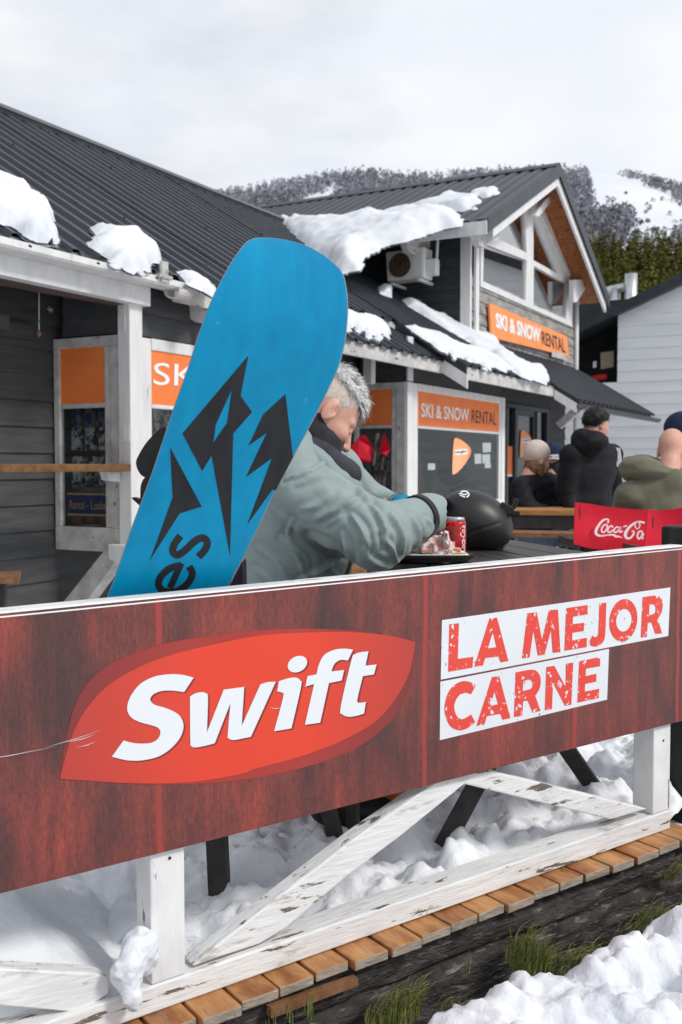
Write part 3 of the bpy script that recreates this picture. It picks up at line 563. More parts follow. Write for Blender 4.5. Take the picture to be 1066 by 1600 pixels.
# dormer -----------------------------------------------------------------
GD, G0, G1 = -0.55, 2.95, 8.1
AP = (5.29, 5.70); LE = (2.10, 4.21); RE = (8.475, 4.09)
lsl = (AP[1] - LE[1]) / (AP[0] - LE[0]); rsl = (AP[1] - RE[1]) / (RE[0] - AP[0])
def dz_(s): return AP[1] - (AP[0] - s) * lsl if s < AP[0] else AP[1] - (s - AP[0]) * rsl
mb = MB()                                                              # gable boards, cut to the slopes
z = 2.6
while z < 3.62:
    mb.hull4([W(G0, GD + .022, z), W(G1, GD + .022, z), W(G1, GD + .004, z + .165), W(G0, GD + .004, z + .165)], -BN * .02); z += 0.16
dorm = shop_part('dormer', mb, M['old_siding'])
mb = MB(); siding(mb, W(G0, GD - 0.12, 0), -BN, -BU, 5.2, 2.55, 4.62, 0.165); mb.build('side_wall', M['dark_siding'], dorm)
mb = MB(); mb.box(W(G0 - 0.03, GD - 0.06, 3.4), (BU, BN, Z3), (0.03, 0.075, 1.05)); mb.box(W(G0 + 0.11, GD + 0.04, 3.55), (BU, BN, Z3), (0.06, 0.02, 0.85)); mb.build('corner_board', M['white_trim'], dorm, bevel=0.004)
mb = MB(); mb.box(W(5.5, GD - 5.0, 3.9), (BU, BN, Z3), (2.4, 0.03, 1.2)); mb.box(W(5.5, GD - 2.5, 3.0), (BU, BN, Z3), (2.4, 2.5, 0.03)); mb.box(W(G1 - .05, GD - 2.5, 3.7), (BU, BN, Z3), (.03, 2.5, .75)); mb.build('upper_room', M['interior'], dorm)
zx = lambda x, y: (680 + x * .3621, 230 + y * .3621)
def gab(pts, d): return [onD(*zx(*p), d) for p in pts]
panes = [[(211, 415), (395, 487), (391, 662), (208, 578)], [(427, 512), (570, 590), (566, 742), (425, 680)], [(258, 388), (318, 322), (386, 268), (396, 455)], [(425, 300), (438, 325), (530, 545), (425, 487)]]
outer = [(197, 600), (197, 425), (250, 362), (405, 248), (470, 235), (596, 540), (592, 775)]
mb = MB(); mb.prism(gab(outer, GD + .035), -BN * .06, holes=[gab(p, GD + .035) for p in panes]); win = mb.build('gable_window', M['white_trim'], dorm)
for p in panes: MB().prism(gab(p, GD), -BN * .006).build('pane', M['glass_up'], dorm)
mb = MB(); mb.prism(gab([(300, 335), (386, 268), (394, 452), (345, 420), (322, 372)], GD - .12), -BN * .01); mb.build('curtain', M['sign_white'], dorm)
mb = MB(); mb.prism(gab([(447, 262), (470, 235), (603, 545), (580, 562)], GD + .075), -BN * .036); mb.build('slope_board', M['white_trim'], dorm)
DF, DB = 0.0, -6.5
mb = MB()
def dsheet(s0, s1, pitch=0.2):
    n = int((DF - DB) / pitch * 8); D = np.linspace(DB, DF, n); ph = (D / pitch) % 1.0
    wv = 0.03 * np.clip(np.minimum(ph, 1 - ph) * 6 - 0.6, 0, 1); vs = [W(s, d, dz_(s) + 0.02 + w) for s in (s0, s1) for d, w in zip(D, wv)]
    mb.add(vs, [(i, i + 1, n + i + 1, n + i) for i in range(n - 1)])
dsheet(LE[0], AP[0]); dsheet(AP[0], RE[0]); droof = mb.build('dormer_roof', M['metal_roof'], dorm)
mb = MB()
for a, b in ((LE[0] + .04, AP[0]), (AP[0], RE[0] - .04)):
    mb.hull4([W(a, DB, dz_(a) - .02), W(b, DB, dz_(b) - .02), W(b, GD + .03, dz_(b) - .02), W(a, GD + .03, dz_(a) - .02)], V(0, 0, -.03))
mb.build('roof_lining', M['interior'], dorm)
mb = MB()
for a, b in ((LE[0] + .04, AP[0]), (AP[0], RE[0] - .04)):
    for k_ in range(30):
        u0, u1 = a + (b - a) * k_ / 30 + .004, a + (b - a) * (k_ + 1) / 30 - .004; mb.hull4([W(u0, GD + .03, dz_(u0) - .02), W(u1, GD + .03, dz_(u1) - .02), W(u1, DF - .05, dz_(u1) - .02), W(u0, DF - .05, dz_(u0) - .02)], V(0, 0, -.03))
mb.build('wood_soffit', M['soffit'], dorm)
mb = MB()
for a, b in ((LE[0], AP[0]), (AP[0], RE[0])): mb.hull4([W(a, DF, dz_(a) + .06), W(b, DF, dz_(b) + .06), W(b, DF, dz_(b) - .13), W(a, DF, dz_(a) - .13)], BN * .015)
a, b = AP[0] - .12, AP[0] + .12; mb.hull4([W(a, DB, dz_(a) + .055), W(AP[0], DB, AP[1] + .075), W(AP[0], DF, AP[1] + .075), W(a, DF, dz_(a) + .055)], Z3 * .01); mb.hull4([W(b, DB, dz_(b) + .055), W(AP[0], DB, AP[1] + .075), W(AP[0], DF, AP[1] + .075), W(b, DF, dz_(b) + .055)], Z3 * .01)
mb.build('verge_flashing', M['flashing'], dorm)
mb = MB()
for a, b in ((LE[0] + .3, AP[0]), (AP[0], RE[0] - .1)): mb.hull4([W(a, DF - .03, dz_(a) - .10), W(b, DF - .03, dz_(b) - .10), W(b, DF - .03, dz_(b) - .27), W(a, DF - .03, dz_(a) - .27)], -BN * .04)
mb.build('barge_board', M['white_trim'], dorm)
mb = MB(); mb.box(W(LE[0] - .01, (DF + DB) / 2, LE[1] - .065), (BU, BN, Z3), (.02, (DF - DB) / 2, .085)); mb.build('dormer_fascia', M['white_trim'], dorm)
for d in (-.25, -1.25, -2.15):                                          # rafter ends under the left eave
    mb = MB(); mb.prism([W(LE[0] + a, d, LE[1] + b) for a, b in ((.02, -.15), (.12, -.24), (.3, -.25), (.9, -.02), (.9, .1), (.02, -.08))], BN * .09); mb.build('rafter_end', M['grey_trim'], dorm)
mb = MB(); mb.prism([onD(*zx(*p), -.32) for p in ((430, 292), (478, 225), (548, 163), (552, 185), (492, 245), (448, 300))], -BN * .08); mb.build('apex_lookout', M['white_trim'], dorm)
mb = MB(); mb.prism([onD(*zx(*p), -.32) for p in ((598, 572), (706, 566), (706, 582), (690, 604), (650, 610), (612, 668), (598, 668))], -BN * .08); mb.build('eave_bracket', M['white_trim'], dorm)
mb = MB(); mb.prism([onD(*zx(*p), -.32) for p in ((196, 432), (194, 395), (236, 360), (262, 362), (224, 398))], -BN * .08); mb.build('eave_bracket', M['white_trim'], dorm)
mb = MB(); p0 = onD(*zx(611, 660), GD + .05); p1 = onD(*zx(609, 960), GD + .05); p2 = p1.copy(); p2[2] = -.2; mb.tube([p0, p1, p2], .045, 8); mb.build('downpipe', M['white_trim'], dorm, smooth=True)
# ------------------------------------------------------------------ signs and lettering
def text_mesh(body, bold=0.0, shear=0.0):
    cu = bpy.data.curves.new('lettering', 'FONT'); cu.body = body; cu.size = 1.0; cu.offset = bold; cu.shear = shear; cu.resolution_u = 4; cu.fill_mode = 'FRONT'
    ob = bpy.data.objects.new('lettering', cu); sc.collection.objects.link(ob); dg = bpy.context.evaluated_depsgraph_get(); me = bpy.data.meshes.new_from_object(ob.evaluated_get(dg))
    v = np.array([x.co[:] for x in me.vertices]); f = [tuple(p.vertices) for p in me.polygons]; bpy.data.objects.remove(ob); bpy.data.curves.remove(cu); bpy.data.meshes.remove(me); return v, f
def text_on(mb, body, o, ex, ey, w, h, bold=0.0, shear=0.0):
    """letters filling the rectangle of width w and cap height h whose lower left corner is o"""
    v, f = text_mesh(body, bold, shear); lo, hi = v.min(0), v.max(0); x = (v[:, 0] - lo[0]) / (hi[0] - lo[0]) * w; y = (v[:, 1] - lo[1]) / (hi[1] - lo[1]) * h
    return mb.add([o + ex * a + ey * b for a, b in zip(x, y)], f)
def px_text(mb, body, q, dpl, bold=0.0, shear=0.0):
    """letters filling the quad (bl, br, tr, tl)"""
    v, f = text_mesh(body, bold, shear); lo, hi = v.min(0), v.max(0); x = (v[:, 0] - lo[0]) / (hi[0] - lo[0]); y = (v[:, 1] - lo[1]) / (hi[1] - lo[1])
    q = [np.asarray(a) for a in q]; return mb.add([(q[0] * (1 - a) + q[1] * a) * (1 - b) + (q[3] * (1 - a) + q[2] * a) * b for a, b in zip(x, y)], f)
def px_words(body, q, m, parent, bold=0.0, shear=0.0, name='word'):
    """every word of a line of lettering as a part of its own"""
    v, f = text_mesh(body, bold, shear); lo, hi = v.min(0), v.max(0); q = [np.asarray(a) for a in q]
    comp = np.arange(len(v))
    for t in f * 3:
        k_ = comp[list(t)].min(); comp[list(t)] = k_
    for _ in range(60):
        c0 = comp.copy()
        for t in f: comp[list(t)] = comp[list(t)].min()
        if (c0 == comp).all(): break
    sp = sorted((v[comp == c, 0].min(), v[comp == c, 0].max(), c) for c in set(comp.tolist())); words = []
    for x0, x1, c in sp:
        if words and x0 - words[-1][0] < 0.17: words[-1][0] = max(words[-1][0], x1); words[-1][1].add(c)
        else: words.append([x1, {c}])
    for _, cs in words:
        ix = np.array([i for i in range(len(v)) if comp[i] in cs]); mp = {int(o): k for k, o in enumerate(ix)}; x = (v[ix, 0] - lo[0]) / (hi[0] - lo[0]); y = (v[ix, 1] - lo[1]) / (hi[1] - lo[1])
        MB().add([(q[0] * (1 - a) + q[1] * a) * (1 - b) + (q[3] * (1 - a) + q[2] * a) * b for a, b in zip(x, y)], [tuple(mp[i] for i in t) for t in f if t[0] in mp]).build(name, m, parent)
gs = thing('shop_sign', onD(826, 520, GD + .06), 'orange sign board on the dormer above the lower roof', 'sign')
SD = GD + 0.075; zs = lambda x, y: (740 + x * .15947, 470 + y * .15947)
MB().hull4([onD(*zs(*p), SD) for p in ((178, 358), (940, 548), (918, 345), (157, 22))], -BN * .03).build('board', M['sign_orange'], gs)
px_words("SKI & SNOW", [onD(*zs(*p), SD + .004) for p in ((222, 262), (655, 418), (655, 268), (215, 112))], M['sign_white'], gs, bold=0.045)
px_words("RENTAL", [onD(*zs(*p), SD + .004) for p in ((676, 425), (905, 512), (890, 375), (668, 295))], M['sign_black'], gs, bold=0.012)
MB().hull4([onD(*zs(*p), SD + .003) for p in ((770, 545), (915, 585), (912, 530), (768, 490))], -BN * .002).build('small_panel', M['grey_trim'], gs)
z8 = lambda x, y: (640 + x * .22514, 580 + y * .22514)
px_words("SKI & SNOW", [onD(*z8(*p), -.013) for p in ((83, 318), (412, 350), (412, 262), (82, 220))], M['sign_white'], bay2, bold=0.015)
px_words("RENTAL", [onD(*z8(*p), -.013) for p in ((432, 355), (605, 374), (600, 290), (430, 268))], M['sign_black'], bay2, bold=0.0, shear=.08)
zl = lambda x, y: (x * .34985, 400 + y * .34985)
px_words("SKI & SNOW", [onD(*zl(*p), -.013) for p in ((685, 575), (1500, 610), (1500, 520), (688, 475))], M['sign_white'], bay1, bold=0.0)
mb = MB(); MB().hull4([W(C1 + .036, -.58, .72), W(C1 + .036, -.20, .72), W(C1 + .036, -.20, .90), W(C1 + .036, -.58, .90)], BU * .006).build('locker_strip', mat('navy_strip', (.012, .022, .09), .5, (.016, .03, .11), scale=5), bay1)
M['gold'] = mat('gold_print', (.42, .26, .08), .5, (.48, .30, .10), scale=9)
mb = MB(); 
for z in (.735, .885): mb.hull4([W(C1 + .034, -.58, z - .007), W(C1 + .034, -.20, z - .007), W(C1 + .034, -.20, z + .007), W(C1 + .034, -.58, z + .007)], BU * .001)
px_text(mb, "Rental - Locker", [W(C1 + .034, -.56, .775), W(C1 + .034, -.19, .775), W(C1 + .034, -.19, .84), W(C1 + .034, -.56, .84)], 0); mb.build('strip_lettering', M['gold'], bay1)
# teardrop stickers on the bay and on the door
M['sticker'] = mat('orange_sticker', (.80, .27, .08), .5, (.84, .42, .22), scale=1.2, lo=.4, hi=.6)
zd = lambda x, y: (680 + x * .10319, 640 + y * .10319)
def teardrop(fx, d, parent):
    mb = MB(); mb.prism([onD(*fx(*p), d) for p in smooth_loop([(262, 960), (268, 700), (285, 480), (310, 428), (380, 450), (480, 520), (540, 600), (535, 680), (470, 800), (390, 900), (320, 965), (285, 978)], 3)], -BN * .002); mb.build('teardrop_sticker', M['sticker'], parent)
    mb = MB(); mb.prism([onD(*fx(*p), d + .003) for p in ((298, 610), (492, 595), (492, 675), (298, 690))], -BN * .002); mb.build('sticker_label', M['sign_white'], parent)
    mb = MB(); px_text(mb, "caught", [onD(*fx(*p), d + .006) for p in ((305, 672), (480, 658), (480, 610), (305, 624))], 0, bold=.02); mb.build('sticker_lettering', M['sign_black'], parent)
teardrop(zd, -.018, bay2); teardrop(lambda x, y: (813 + (x - 262) * .062, 672 + (y - 428) * .077), WD + .01, door)
M['paper'] = mat('white_paper', (.72, .74, .72), .6, (.8, .8, .78), scale=12)
mb = MB()
for q in ([(720, 505), (845, 500), (845, 640), (725, 650)], [(598, 672), (700, 668), (700, 815), (602, 822)], [(715, 680), (835, 675), (835, 800), (715, 815)], [(752, 800), (842, 800), (842, 885), (755, 885)]): mb.hull4([onD(*zd(*p), -.045) for p in q], -BN * .001)
mb.hull4([onD(*z8(*p), -.045) for p in ((128, 640), (178, 640), (178, 685), (128, 685))], -BN * .001); mb.build('paper_notice', M['paper'], bay2)
# ================================================================== SNOW LYING ON THE ROOFS
def snow_patch(label, pts, nrm, T, w=0.10, h=0.022, rough=0.45, group='snow left on the roofs'):
    pts = np.array(pts); o = pts.mean(0); nrm = unit(nrm); ex = unit(np.cross(V(0.2, 0.9, 0.1), nrm)); ey = np.cross(nrm, ex)
    q = np.stack([(pts - o) @ ex, (pts - o) @ ey], 1); lo, hi = q.min(0) - 2 * h, q.max(0) + 2 * h
    xs, ys = np.arange(lo[0], hi[0], h), np.arange(lo[1], hi[1], h); X, Y = np.meshgrid(xs, ys, indexing='ij'); P = np.stack([X.ravel(), Y.ravel()], 1)
    ins = inside(P[:, 0], P[:, 1], [tuple(a) for a in q]); dist = np.full(len(P), 9.0)
    for i in range(len(q)):
        a, b = q[i - 1], q[i]; ab = b - a; t = np.clip(((P - a) @ ab) / max(ab @ ab, 1e-9), 0, 1); dist = np.minimum(dist, np.linalg.norm(P - a - t[:, None] * ab, axis=1))
    dist = np.where(ins, dist, -dist); n3 = np.c_[P, P[:, :1] * 0]; dist = dist + rough * w * (fbm(n3 * 0.7 / w, 4, 0.6))
    t = np.clip(dist / w, 0, 1); z = T * (1 - (1 - t) ** 2) ** 0.8 * (1 + 0.35 * fbm(n3 * 2.2, 3)) + (0.10 * T * fbm(n3 * 11, 3, .6) + .004 * fbm(n3 * 40, 2)) * np.clip(t * 2, 0, 1) - 0.012 * (t <= 0)
    top = o + P[:, :1] * ex + P[:, 1:] * ey + z[:, None] * nrm; ny = len(ys); i = np.arange((len(xs) - 1) * (ny - 1)); a = (i // (ny - 1)) * ny + i % (ny - 1)
    Q = np.stack([a, a + ny, a + ny + 1, a + 1], 1); Q = Q[(t[Q] > 0).any(1)]; used = np.unique(Q); mp = -np.ones(len(P), int); mp[used] = np.arange(len(used))
    v = top[used]; Q = mp[Q]; bot = v - nrm * (z[used, None] + 0.03); m = len(v)
    return tag(np_mesh('snow_patch', np.r_[v, bot], np.r_[Q, Q[:, ::-1] + m], M['snow'], None, True, o), label, 'snow patch', group)
R_ = lambda l, k=0.03: [onR(*p, k) for p in l]
snow_patch('thick snow slab on the roof edge above the white porch beam', R_([(-70, 262), (0, 285), (30, 300), (60, 322), (80, 346), (85, 374), (74, 372), (62, 362), (46, 366), (30, 352), (0, 345), (-70, 322)]), RNORM, .12, .20)
snow_patch('rounded snow lump on the gutter corner above the white porch post', R_([(130, 372), (150, 358), (185, 360), (215, 372), (240, 396), (243, 412), (228, 420), (214, 413), (204, 422), (190, 414), (180, 418), (170, 402), (160, 394), (140, 384)]), RNORM, .10, .16)
snow_patch('thin snow streak on the black roof edge left of the snowboard tip', R_([(281, 424), (300, 427), (320, 440), (337, 453), (332, 461), (318, 452), (300, 446), (290, 437)], .02), RNORM, .04, .05, .02)
AWN = -0.10 * math.cos(TH)
snow_patch('ragged snow on the small awning right of the snowboard', R_([(530, 484), (548, 490), (562, 491), (580, 497), (598, 508), (612, 521), (606, 526), (598, 521), (592, 530), (584, 519), (576, 527), (568, 512), (560, 520), (552, 508), (543, 516), (530, 508)], AWN + .03), RNORM, .05, .07, .02)
snow_patch('long snow drift along the foot of the dormer wall', R_([(625, 466), (645, 472), (672, 488), (700, 496), (724, 503), (742, 518), (765, 528), (784, 546), (813, 566), (834, 571), (848, 577), (857, 592), (853, 600), (836, 593), (812, 585), (793, 573), (768, 551), (738, 536), (712, 520), (682, 503), (655, 487), (638, 477)]), RNORM, .075, .13)
snow_patch('broad melting snow sheet above the grey eave of the near window bay', R_([(636, 509), (665, 514), (690, 523), (716, 538), (742, 545), (776, 557), (800, 572), (790, 580), (772, 572), (760, 577), (748, 566), (736, 567), (724, 556), (712, 560), (702, 549), (690, 548), (672, 534)], .02), RNORM, .045, .10)
snow_patch('tiny snow lump against the dormer side wall under the air conditioner', R_([(591, 449), (600, 450), (611, 458), (608, 463), (598, 459)]), RNORM, .10, .08, .02)
LN = unit(np.cross(BU * (AP[0] - LE[0]) + Z3 * (AP[1] - LE[1]), BN)); LN = LN * np.sign(LN[2]); LP = W(AP[0], 0, AP[1] + .03)
L_ = lambda l, k=0.0: [hit(*p, LP + LN * k, LN) for p in l]
snow_patch('large snow mass filling the valley between main roof and dormer', L_([(402, 342), (440, 344), (490, 350), (540, 350), (590, 342), (640, 332), (690, 329), (712, 333), (719, 345), (712, 352), (690, 356), (662, 366), (640, 374), (600, 384), (572, 400), (558, 420), (536, 424), (516, 410), (496, 398), (460, 376), (430, 358)], .02), LN, .20, .42, .05, .22)
snow_patch('flat snow patch on the dormer roof beside the large valley snow', L_([(640, 327), (660, 320), (684, 317), (694, 312), (712, 309), (738, 309), (749, 316), (737, 326), (728, 331), (706, 331), (686, 329)], .02), LN, .12, .15, .04)
snow_patch('thin snow patch highest on the dormer roof near its front edge', L_([(730, 308), (740, 300), (758, 297), (774, 294), (779, 299), (766, 307), (758, 309), (748, 306), (742, 311)], .02), LN, .06, .10, .03)
# ================================================================== AIR CONDITIONER, FLUE, WHITE HOUSE
AS = G0 - 0.42
ac = thing('air_conditioner', onS(640, 435, AS), 'white air conditioner unit on brackets under the dormer eave', 'air conditioner')
za = lambda x, y: (590 + x * .15947, 370 + y * .15947)
c4 = [onS(*za(*p), AS) for p in ((95, 437), (455, 395), (455, 92), (78, 152))]
MB().hull4(c4, BU * .30).build('casing', M['clean_white'], ac, bevel=.015)
MB().hull4([onS(*za(*p), AS - .006) for p in ((340, 392), (437, 378), (437, 145), (338, 155))], BU * .01).build('side_panel', M['clean_white'], ac, bevel=.004)
cx0 = onS(*za(222, 280), AS - .004); rr = np.linalg.norm(onS(*za(222, 165), AS) - cx0)
MB().lathe(cx0, [(0, .012), (rr, .012), (rr, 0), (0, 0)], 32, -BU).build('fan_opening', M['gutter_black'], ac)
mb = MB()
for k in range(9): x = -rr + (k + .5) * rr * 2 / 9; hh = math.sqrt(max(rr * rr - x * x, 0)); mb.box(cx0 - BU * .016 + BN * x, (BN, BU, Z3), (.004, .003, hh))
for r_ in (.4, .75, 1.0): mb.tube([cx0 - BU * .018 + (BN * math.cos(t) + Z3 * math.sin(t)) * rr * r_ for t in np.linspace(0, 2 * math.pi, 25)], .004, 5, False)
mb.build('fan_grille', M['bench_wood'], ac)
p = onS(*za(545, 300), AS + .15); MB().box(p, (BN, BU, Z3), (.07, .07, .11)).build('valve_cover', M['clean_white'], ac, bevel=.01)
mb = MB(); a = p + BN * .05 + Z3 * .06; mb.tube([a, a + Z3 * .35 + BN * .02, a + Z3 * .62 + BN * .08], .02, 8); mb.build('pipe', M['white_trim'], ac, smooth=True)
for x, y in ((140, 455), (410, 412)): q = onS(*za(x, y), AS - .02); MB().box(q + BU * .22 - Z3 * .01, (BU, BN, Z3), (.24, .025, .018)).build('bracket', M['white_trim'], ac)
HS = 13.0
hp = [sdz(onS(x, y, HS)) for x, y in ((905, 508), (1066, 431))]; hsl = (hp[1][2] - hp[0][2]) / (hp[1][1] - hp[0][1]); hz = lambda d: hp[0][2] + (d - hp[0][1]) * hsl
HA = 4.2; wl_ = sdz(onS(966, 520, HS))[1]; wz = sdz(onS(930, 602, HS))[2]; HL = hp[0][1] - .6
house = thing('white_house', W(HS, wl_, -.3), 'white clapboard house with black roof edge behind the rental shop', 'building')
mb = MB(); z = -.3; zap = hz(HA) - .18
while z < zap - .1:
    l = max(HL, HA - (zap - z) / hsl); l = max(l, wl_) if z > wz - .01 else l; r_ = HA + (zap - z) / hsl * .96
    l2 = max(HL, HA - (zap - z - .25) / hsl); l2 = max(l2, wl_) if z > wz - .01 else l2
    mb.hull4([W(HS - .025, l, z), W(HS - .025, r_, z), W(HS - .003, r_ - .2, z + .255), W(HS - .003, max(l2, l), z + .255)], BU * .02); z += .25
house_w = mb.build('wall', M['house_white'], house)
mb = MB(); mb.box(W(HS + 4, HA + 6.3, 1.6), (BU, BN, Z3), (4, .05, 1.9)); mb.box(W(HS + 8, 2, 2), (BU, BN, Z3), (.05, 6, 2.3)); mb.build('far_wall', M['house_white'], house)
mb = MB(); mb.hull4([W(HS - .25, HL - .6, hz(HL - .6)), W(HS - .25, HA, hz(HA)), W(HS - .25, HA, hz(HA) - .22), W(HS - .25, HL - .6, hz(HL - .6) - .22)], BU * 8.5)
mb.hull4([W(HS - .25, HA + 7, hz(HA - 7)), W(HS - .25, HA, hz(HA)), W(HS - .25, HA, hz(HA) - .22), W(HS - .25, HA + 7, hz(HA - 7) - .22)], BU * 8.5); mb.build('roof', M['gutter_black'], house)
mb = MB(); dm = (HL + wl_) / 2; hw = (wl_ - HL) / 2
mb.box(W(HS + 1.2, dm, (wz + 5) / 2), (BU, BN, Z3), (.02, hw, (5 - wz) / 2)); mb.box(W(HS + .6, dm, wz - .02), (BU, BN, Z3), (.6, hw, .02)); mb.box(W(HS + .6, wl_ + .02, (wz + hz(wl_)) / 2 - .2), (BU, BN, Z3), (.6, .02, (hz(wl_) - wz) / 2 - .2)); mb.box(W(HS + .6, HL - .02, (wz + hz(HL)) / 2), (BU, BN, Z3), (.6, .02, (hz(HL) - wz) / 2))
rec = mb.build('recess', M['gutter_black'], house)
MB().hull4([onS(x, y, HS + .3) for x, y in ((921, 596), (948, 592), (948, 584), (921, 588))], BU * .02).build('red_sign', mat('red_sign', (.5, .012, .015), .5, (.55, .02, .02)), rec)
MB().hull4([onS(x, y, HS + .5) for x, y in ((939, 577), (959, 573), (959, 548), (939, 551))], BU * .02).build('poster', mat('beige_poster', (.30, .25, .18), .7, (.36, .30, .22)), rec)
MB().hull4([onS(x, y, HS + .5) for x, y in ((927, 575), (932, 574), (932, 564), (927, 565))], BU * .02).build('notice', M['paper'], rec)
fl = thing('flue_pipe', onS(986, 470, HS + 3), 'shiny steel flue pipe rising behind the black roof edge', 'flue pipe')
mb = MB(); c = onS(986, 480, HS + 3); t = onS(986, 428, HS + 3); rad = np.linalg.norm(onS(995.5, 440, HS + 3) - onS(976.5, 440, HS + 3)) / 2
mb.lathe(c - Z3 * .8, [(rad, 0), (rad, t[2] - c[2] + .8), (rad * .9, t[2] - c[2] + .8), (rad * .9, t[2] - c[2] + .5)], 20); mb.build('stack', M['steel'], fl, smooth=True)
mb = MB(); a, b = onS(978, 448, HS + 3), onS(944, 456, HS + 3); mb.tube([a, b], rad * .72, 14); a = onS(962, 450, HS + 3); mb.tube([a, a - Z3 * 1.2], rad * .8, 14); a, b = onS(975, 472, HS + 3), onS(930, 474, HS + 3); mb.tube([a, b], rad * .4, 12); mb.build('side_duct', M['steel'], fl, smooth=True)
# ================================================================== FENCE, BANNER, BOARDWALK
rt = lambda s: 0.064 + 0.027 * s
def fbox(mb, s0, s1, o0, o1, za_, zb_): # za_, zb_ functions of s
    return mb.hull4([Fp(s0, o1, za_(s0)), Fp(s1, o1, za_(s1)), Fp(s1, o1, zb_(s1)), Fp(s0, o1, zb_(s0))], FN * (o0 - o1))
bt = lambda s: 0.8436 + 0.0164 * s; bb = lambda s: 0.3325 + 0.0183 * s
fence = thing('timber_fence', Fp(0, -.05, 0), 'peeling white timber fence with diagonal braces carrying the banner', 'fence')
mb = MB(); rough_s = np.linspace(-2.4, .968, 60)
fbox(mb, -2.4, .968, -.012, -.088, lambda s: rt(s) - .056, rt); mb.build('bottom_rail', M['fence_wood'], fence, bevel=.004)
mb = MB(); fbox(mb, -2.4, 1.04, -.0115, -.082, lambda s: bt(s) - .05, lambda s: bt(s) + .001); mb.build('top_rail', M['fence_wood'], fence, bevel=.003)
for s0, s1 in ((-.668, -.592), (.890, .966), (-2.2, -2.124)):
    mb = MB(); fbox(mb, s0, s1, -.014, -.088, lambda s: rt(s) + .0005, lambda s: bt(s) - .051); mb.build('post', M['fence_post'], fence, bevel=.004)
    for z in (.30,): MB().lathe(Fp((s0 + s1) / 2 + .004, -.0135, z), [(.0035, 0), (.0035, .001), (0, .001)], 10, FN).build('screw_hole', M['sign_black'], fence)
def brace(pts, o=-.02, t=.045): mb = MB(); mb.prism([onF(*p, o) for p in pts], -FN * t); mb.build('brace', M['fence_wood'], fence, bevel=.004)
brace([(302, 1511), (350, 1494), (405, 1476), (446, 1452), (540, 1372), (617, 1314), (735, 1218), (735, 1190), (668, 1232), (560, 1306), (420, 1414), (318, 1494)])
brace([(700, 1219), (955, 1281), (1012, 1264), (770, 1205), (735, 1200)])
brace([(-420, 1490), (0, 1572), (125, 1583), (171, 1553), (170, 1527), (150, 1521), (0, 1514), (-420, 1420)], -.024)
# banner --------------------------------------------------------------
def banner_mat():
    m = bpy.data.materials.new('printed_red_planks'); m.use_nodes = True; N, L = nt(m); b = N['Principled BSDF']; b.inputs['Roughness'].default_value = .38; b.inputs['Specular IOR Level'].default_value = .35
    tc = N.new('ShaderNodeTexCoord'); mp = N.new('ShaderNodeMapping'); mp.inputs['Rotation'].default_value = (0, 0, -FANG); L.new(tc.outputs['Object'], mp.inputs[0])
    def noise_(st, sc_, det, lo, hi, ro=.6, off=0.0):
        q = N.new('ShaderNodeMapping'); q.inputs['Scale'].default_value = st; q.inputs['Location'].default_value = (off, off, off); L.new(mp.outputs[0], q.inputs[0]); n = N.new('ShaderNodeTexNoise'); n.inputs['Scale'].default_value = sc_; n.inputs['Detail'].default_value = det; n.inputs['Roughness'].default_value = ro
        L.new(q.outputs[0], n.inputs[0]); r = N.new('ShaderNodeMapRange'); r.inputs[1].default_value = lo; r.inputs[2].default_value = hi; L.new(n.outputs[0], r.inputs[0]); return n.outputs[0], r.outputs[0]
    def mix(f, a, b_):
        x = N.new('ShaderNodeMix'); x.data_type = 'RGBA'
        if hasattr(f, 'links') or not isinstance(f, float): L.new(f, x.inputs[0])
        else: x.inputs[0].default_value = f
        for v, i in ((a, 6), (b_, 7)):
            if isinstance(v, tuple): x.inputs[i].default_value = (*v, 1)
            else: L.new(v, x.inputs[i])
        return x.outputs[2]
    _, big = noise_((2.1, 1, .75), 2.6, 5, .38, .64); _, streak = noise_((13, 1, .9), 4, 7, .36, .66, .7, 3.0); _, fine = noise_((30, 1, 9), 6, 6, .42, .70, .75, 8.0); _, dark = noise_((3.5, 1, .55), 2.4, 5, .55, .74, .6, 5.0)
    c = mix(big, (.100, .040, .036), (.38, .068, .048)); c = mix(streak, mix(.45, c, (.048, .026, .026)), c); c = mix(dark, c, (.040, .028, .031))
    ff = N.new('ShaderNodeMath'); ff.operation = 'MULTIPLY'; ff.inputs[1].default_value = .7; L.new(fine, ff.inputs[0]); c = mix(ff.outputs[0], c, (.036, .018, .020))
    sx = N.new('ShaderNodeSeparateXYZ'); L.new(mp.outputs[0], sx.inputs[0]); nn_, _ = noise_((0.6, 1, 1.0), 6, 3, 0, 1, .5, 1.0)
    wob = N.new('ShaderNodeMath'); wob.operation = 'MULTIPLY_ADD'; wob.inputs[1].default_value = .02; L.new(nn_, wob.inputs[0]); L.new(sx.outputs[0], wob.inputs[2])
    for s_ in SEAMS:
        d = N.new('ShaderNodeMath'); d.operation = 'SUBTRACT'; d.inputs[1].default_value = s_ + .010; L.new(wob.outputs[0], d.inputs[0]); a = N.new('ShaderNodeMath'); a.operation = 'ABSOLUTE'; L.new(d.outputs[0], a.inputs[0])
        r = N.new('ShaderNodeMapRange'); r.inputs[1].default_value = .0085; r.inputs[2].default_value = .0045; L.new(a.outputs[0], r.inputs[0]); c = mix(r.outputs[0], c, (.30, .044, .038))
    L.new(c, b.inputs['Base Color']); return m
def bs(x, y): q = onF(x, y) - F0; return float(q @ FU)
banner = thing('advertising_banner', Fp(0, 0, .33), 'long red plank print advertising banner on the front of the fence', 'banner')
borg = Fp(0, 0, .33); SEAMS = [bs(249, 1150), bs(664, 1050), bs(899, 1000), bs(1060, 1000), bs(-240, 1200)]
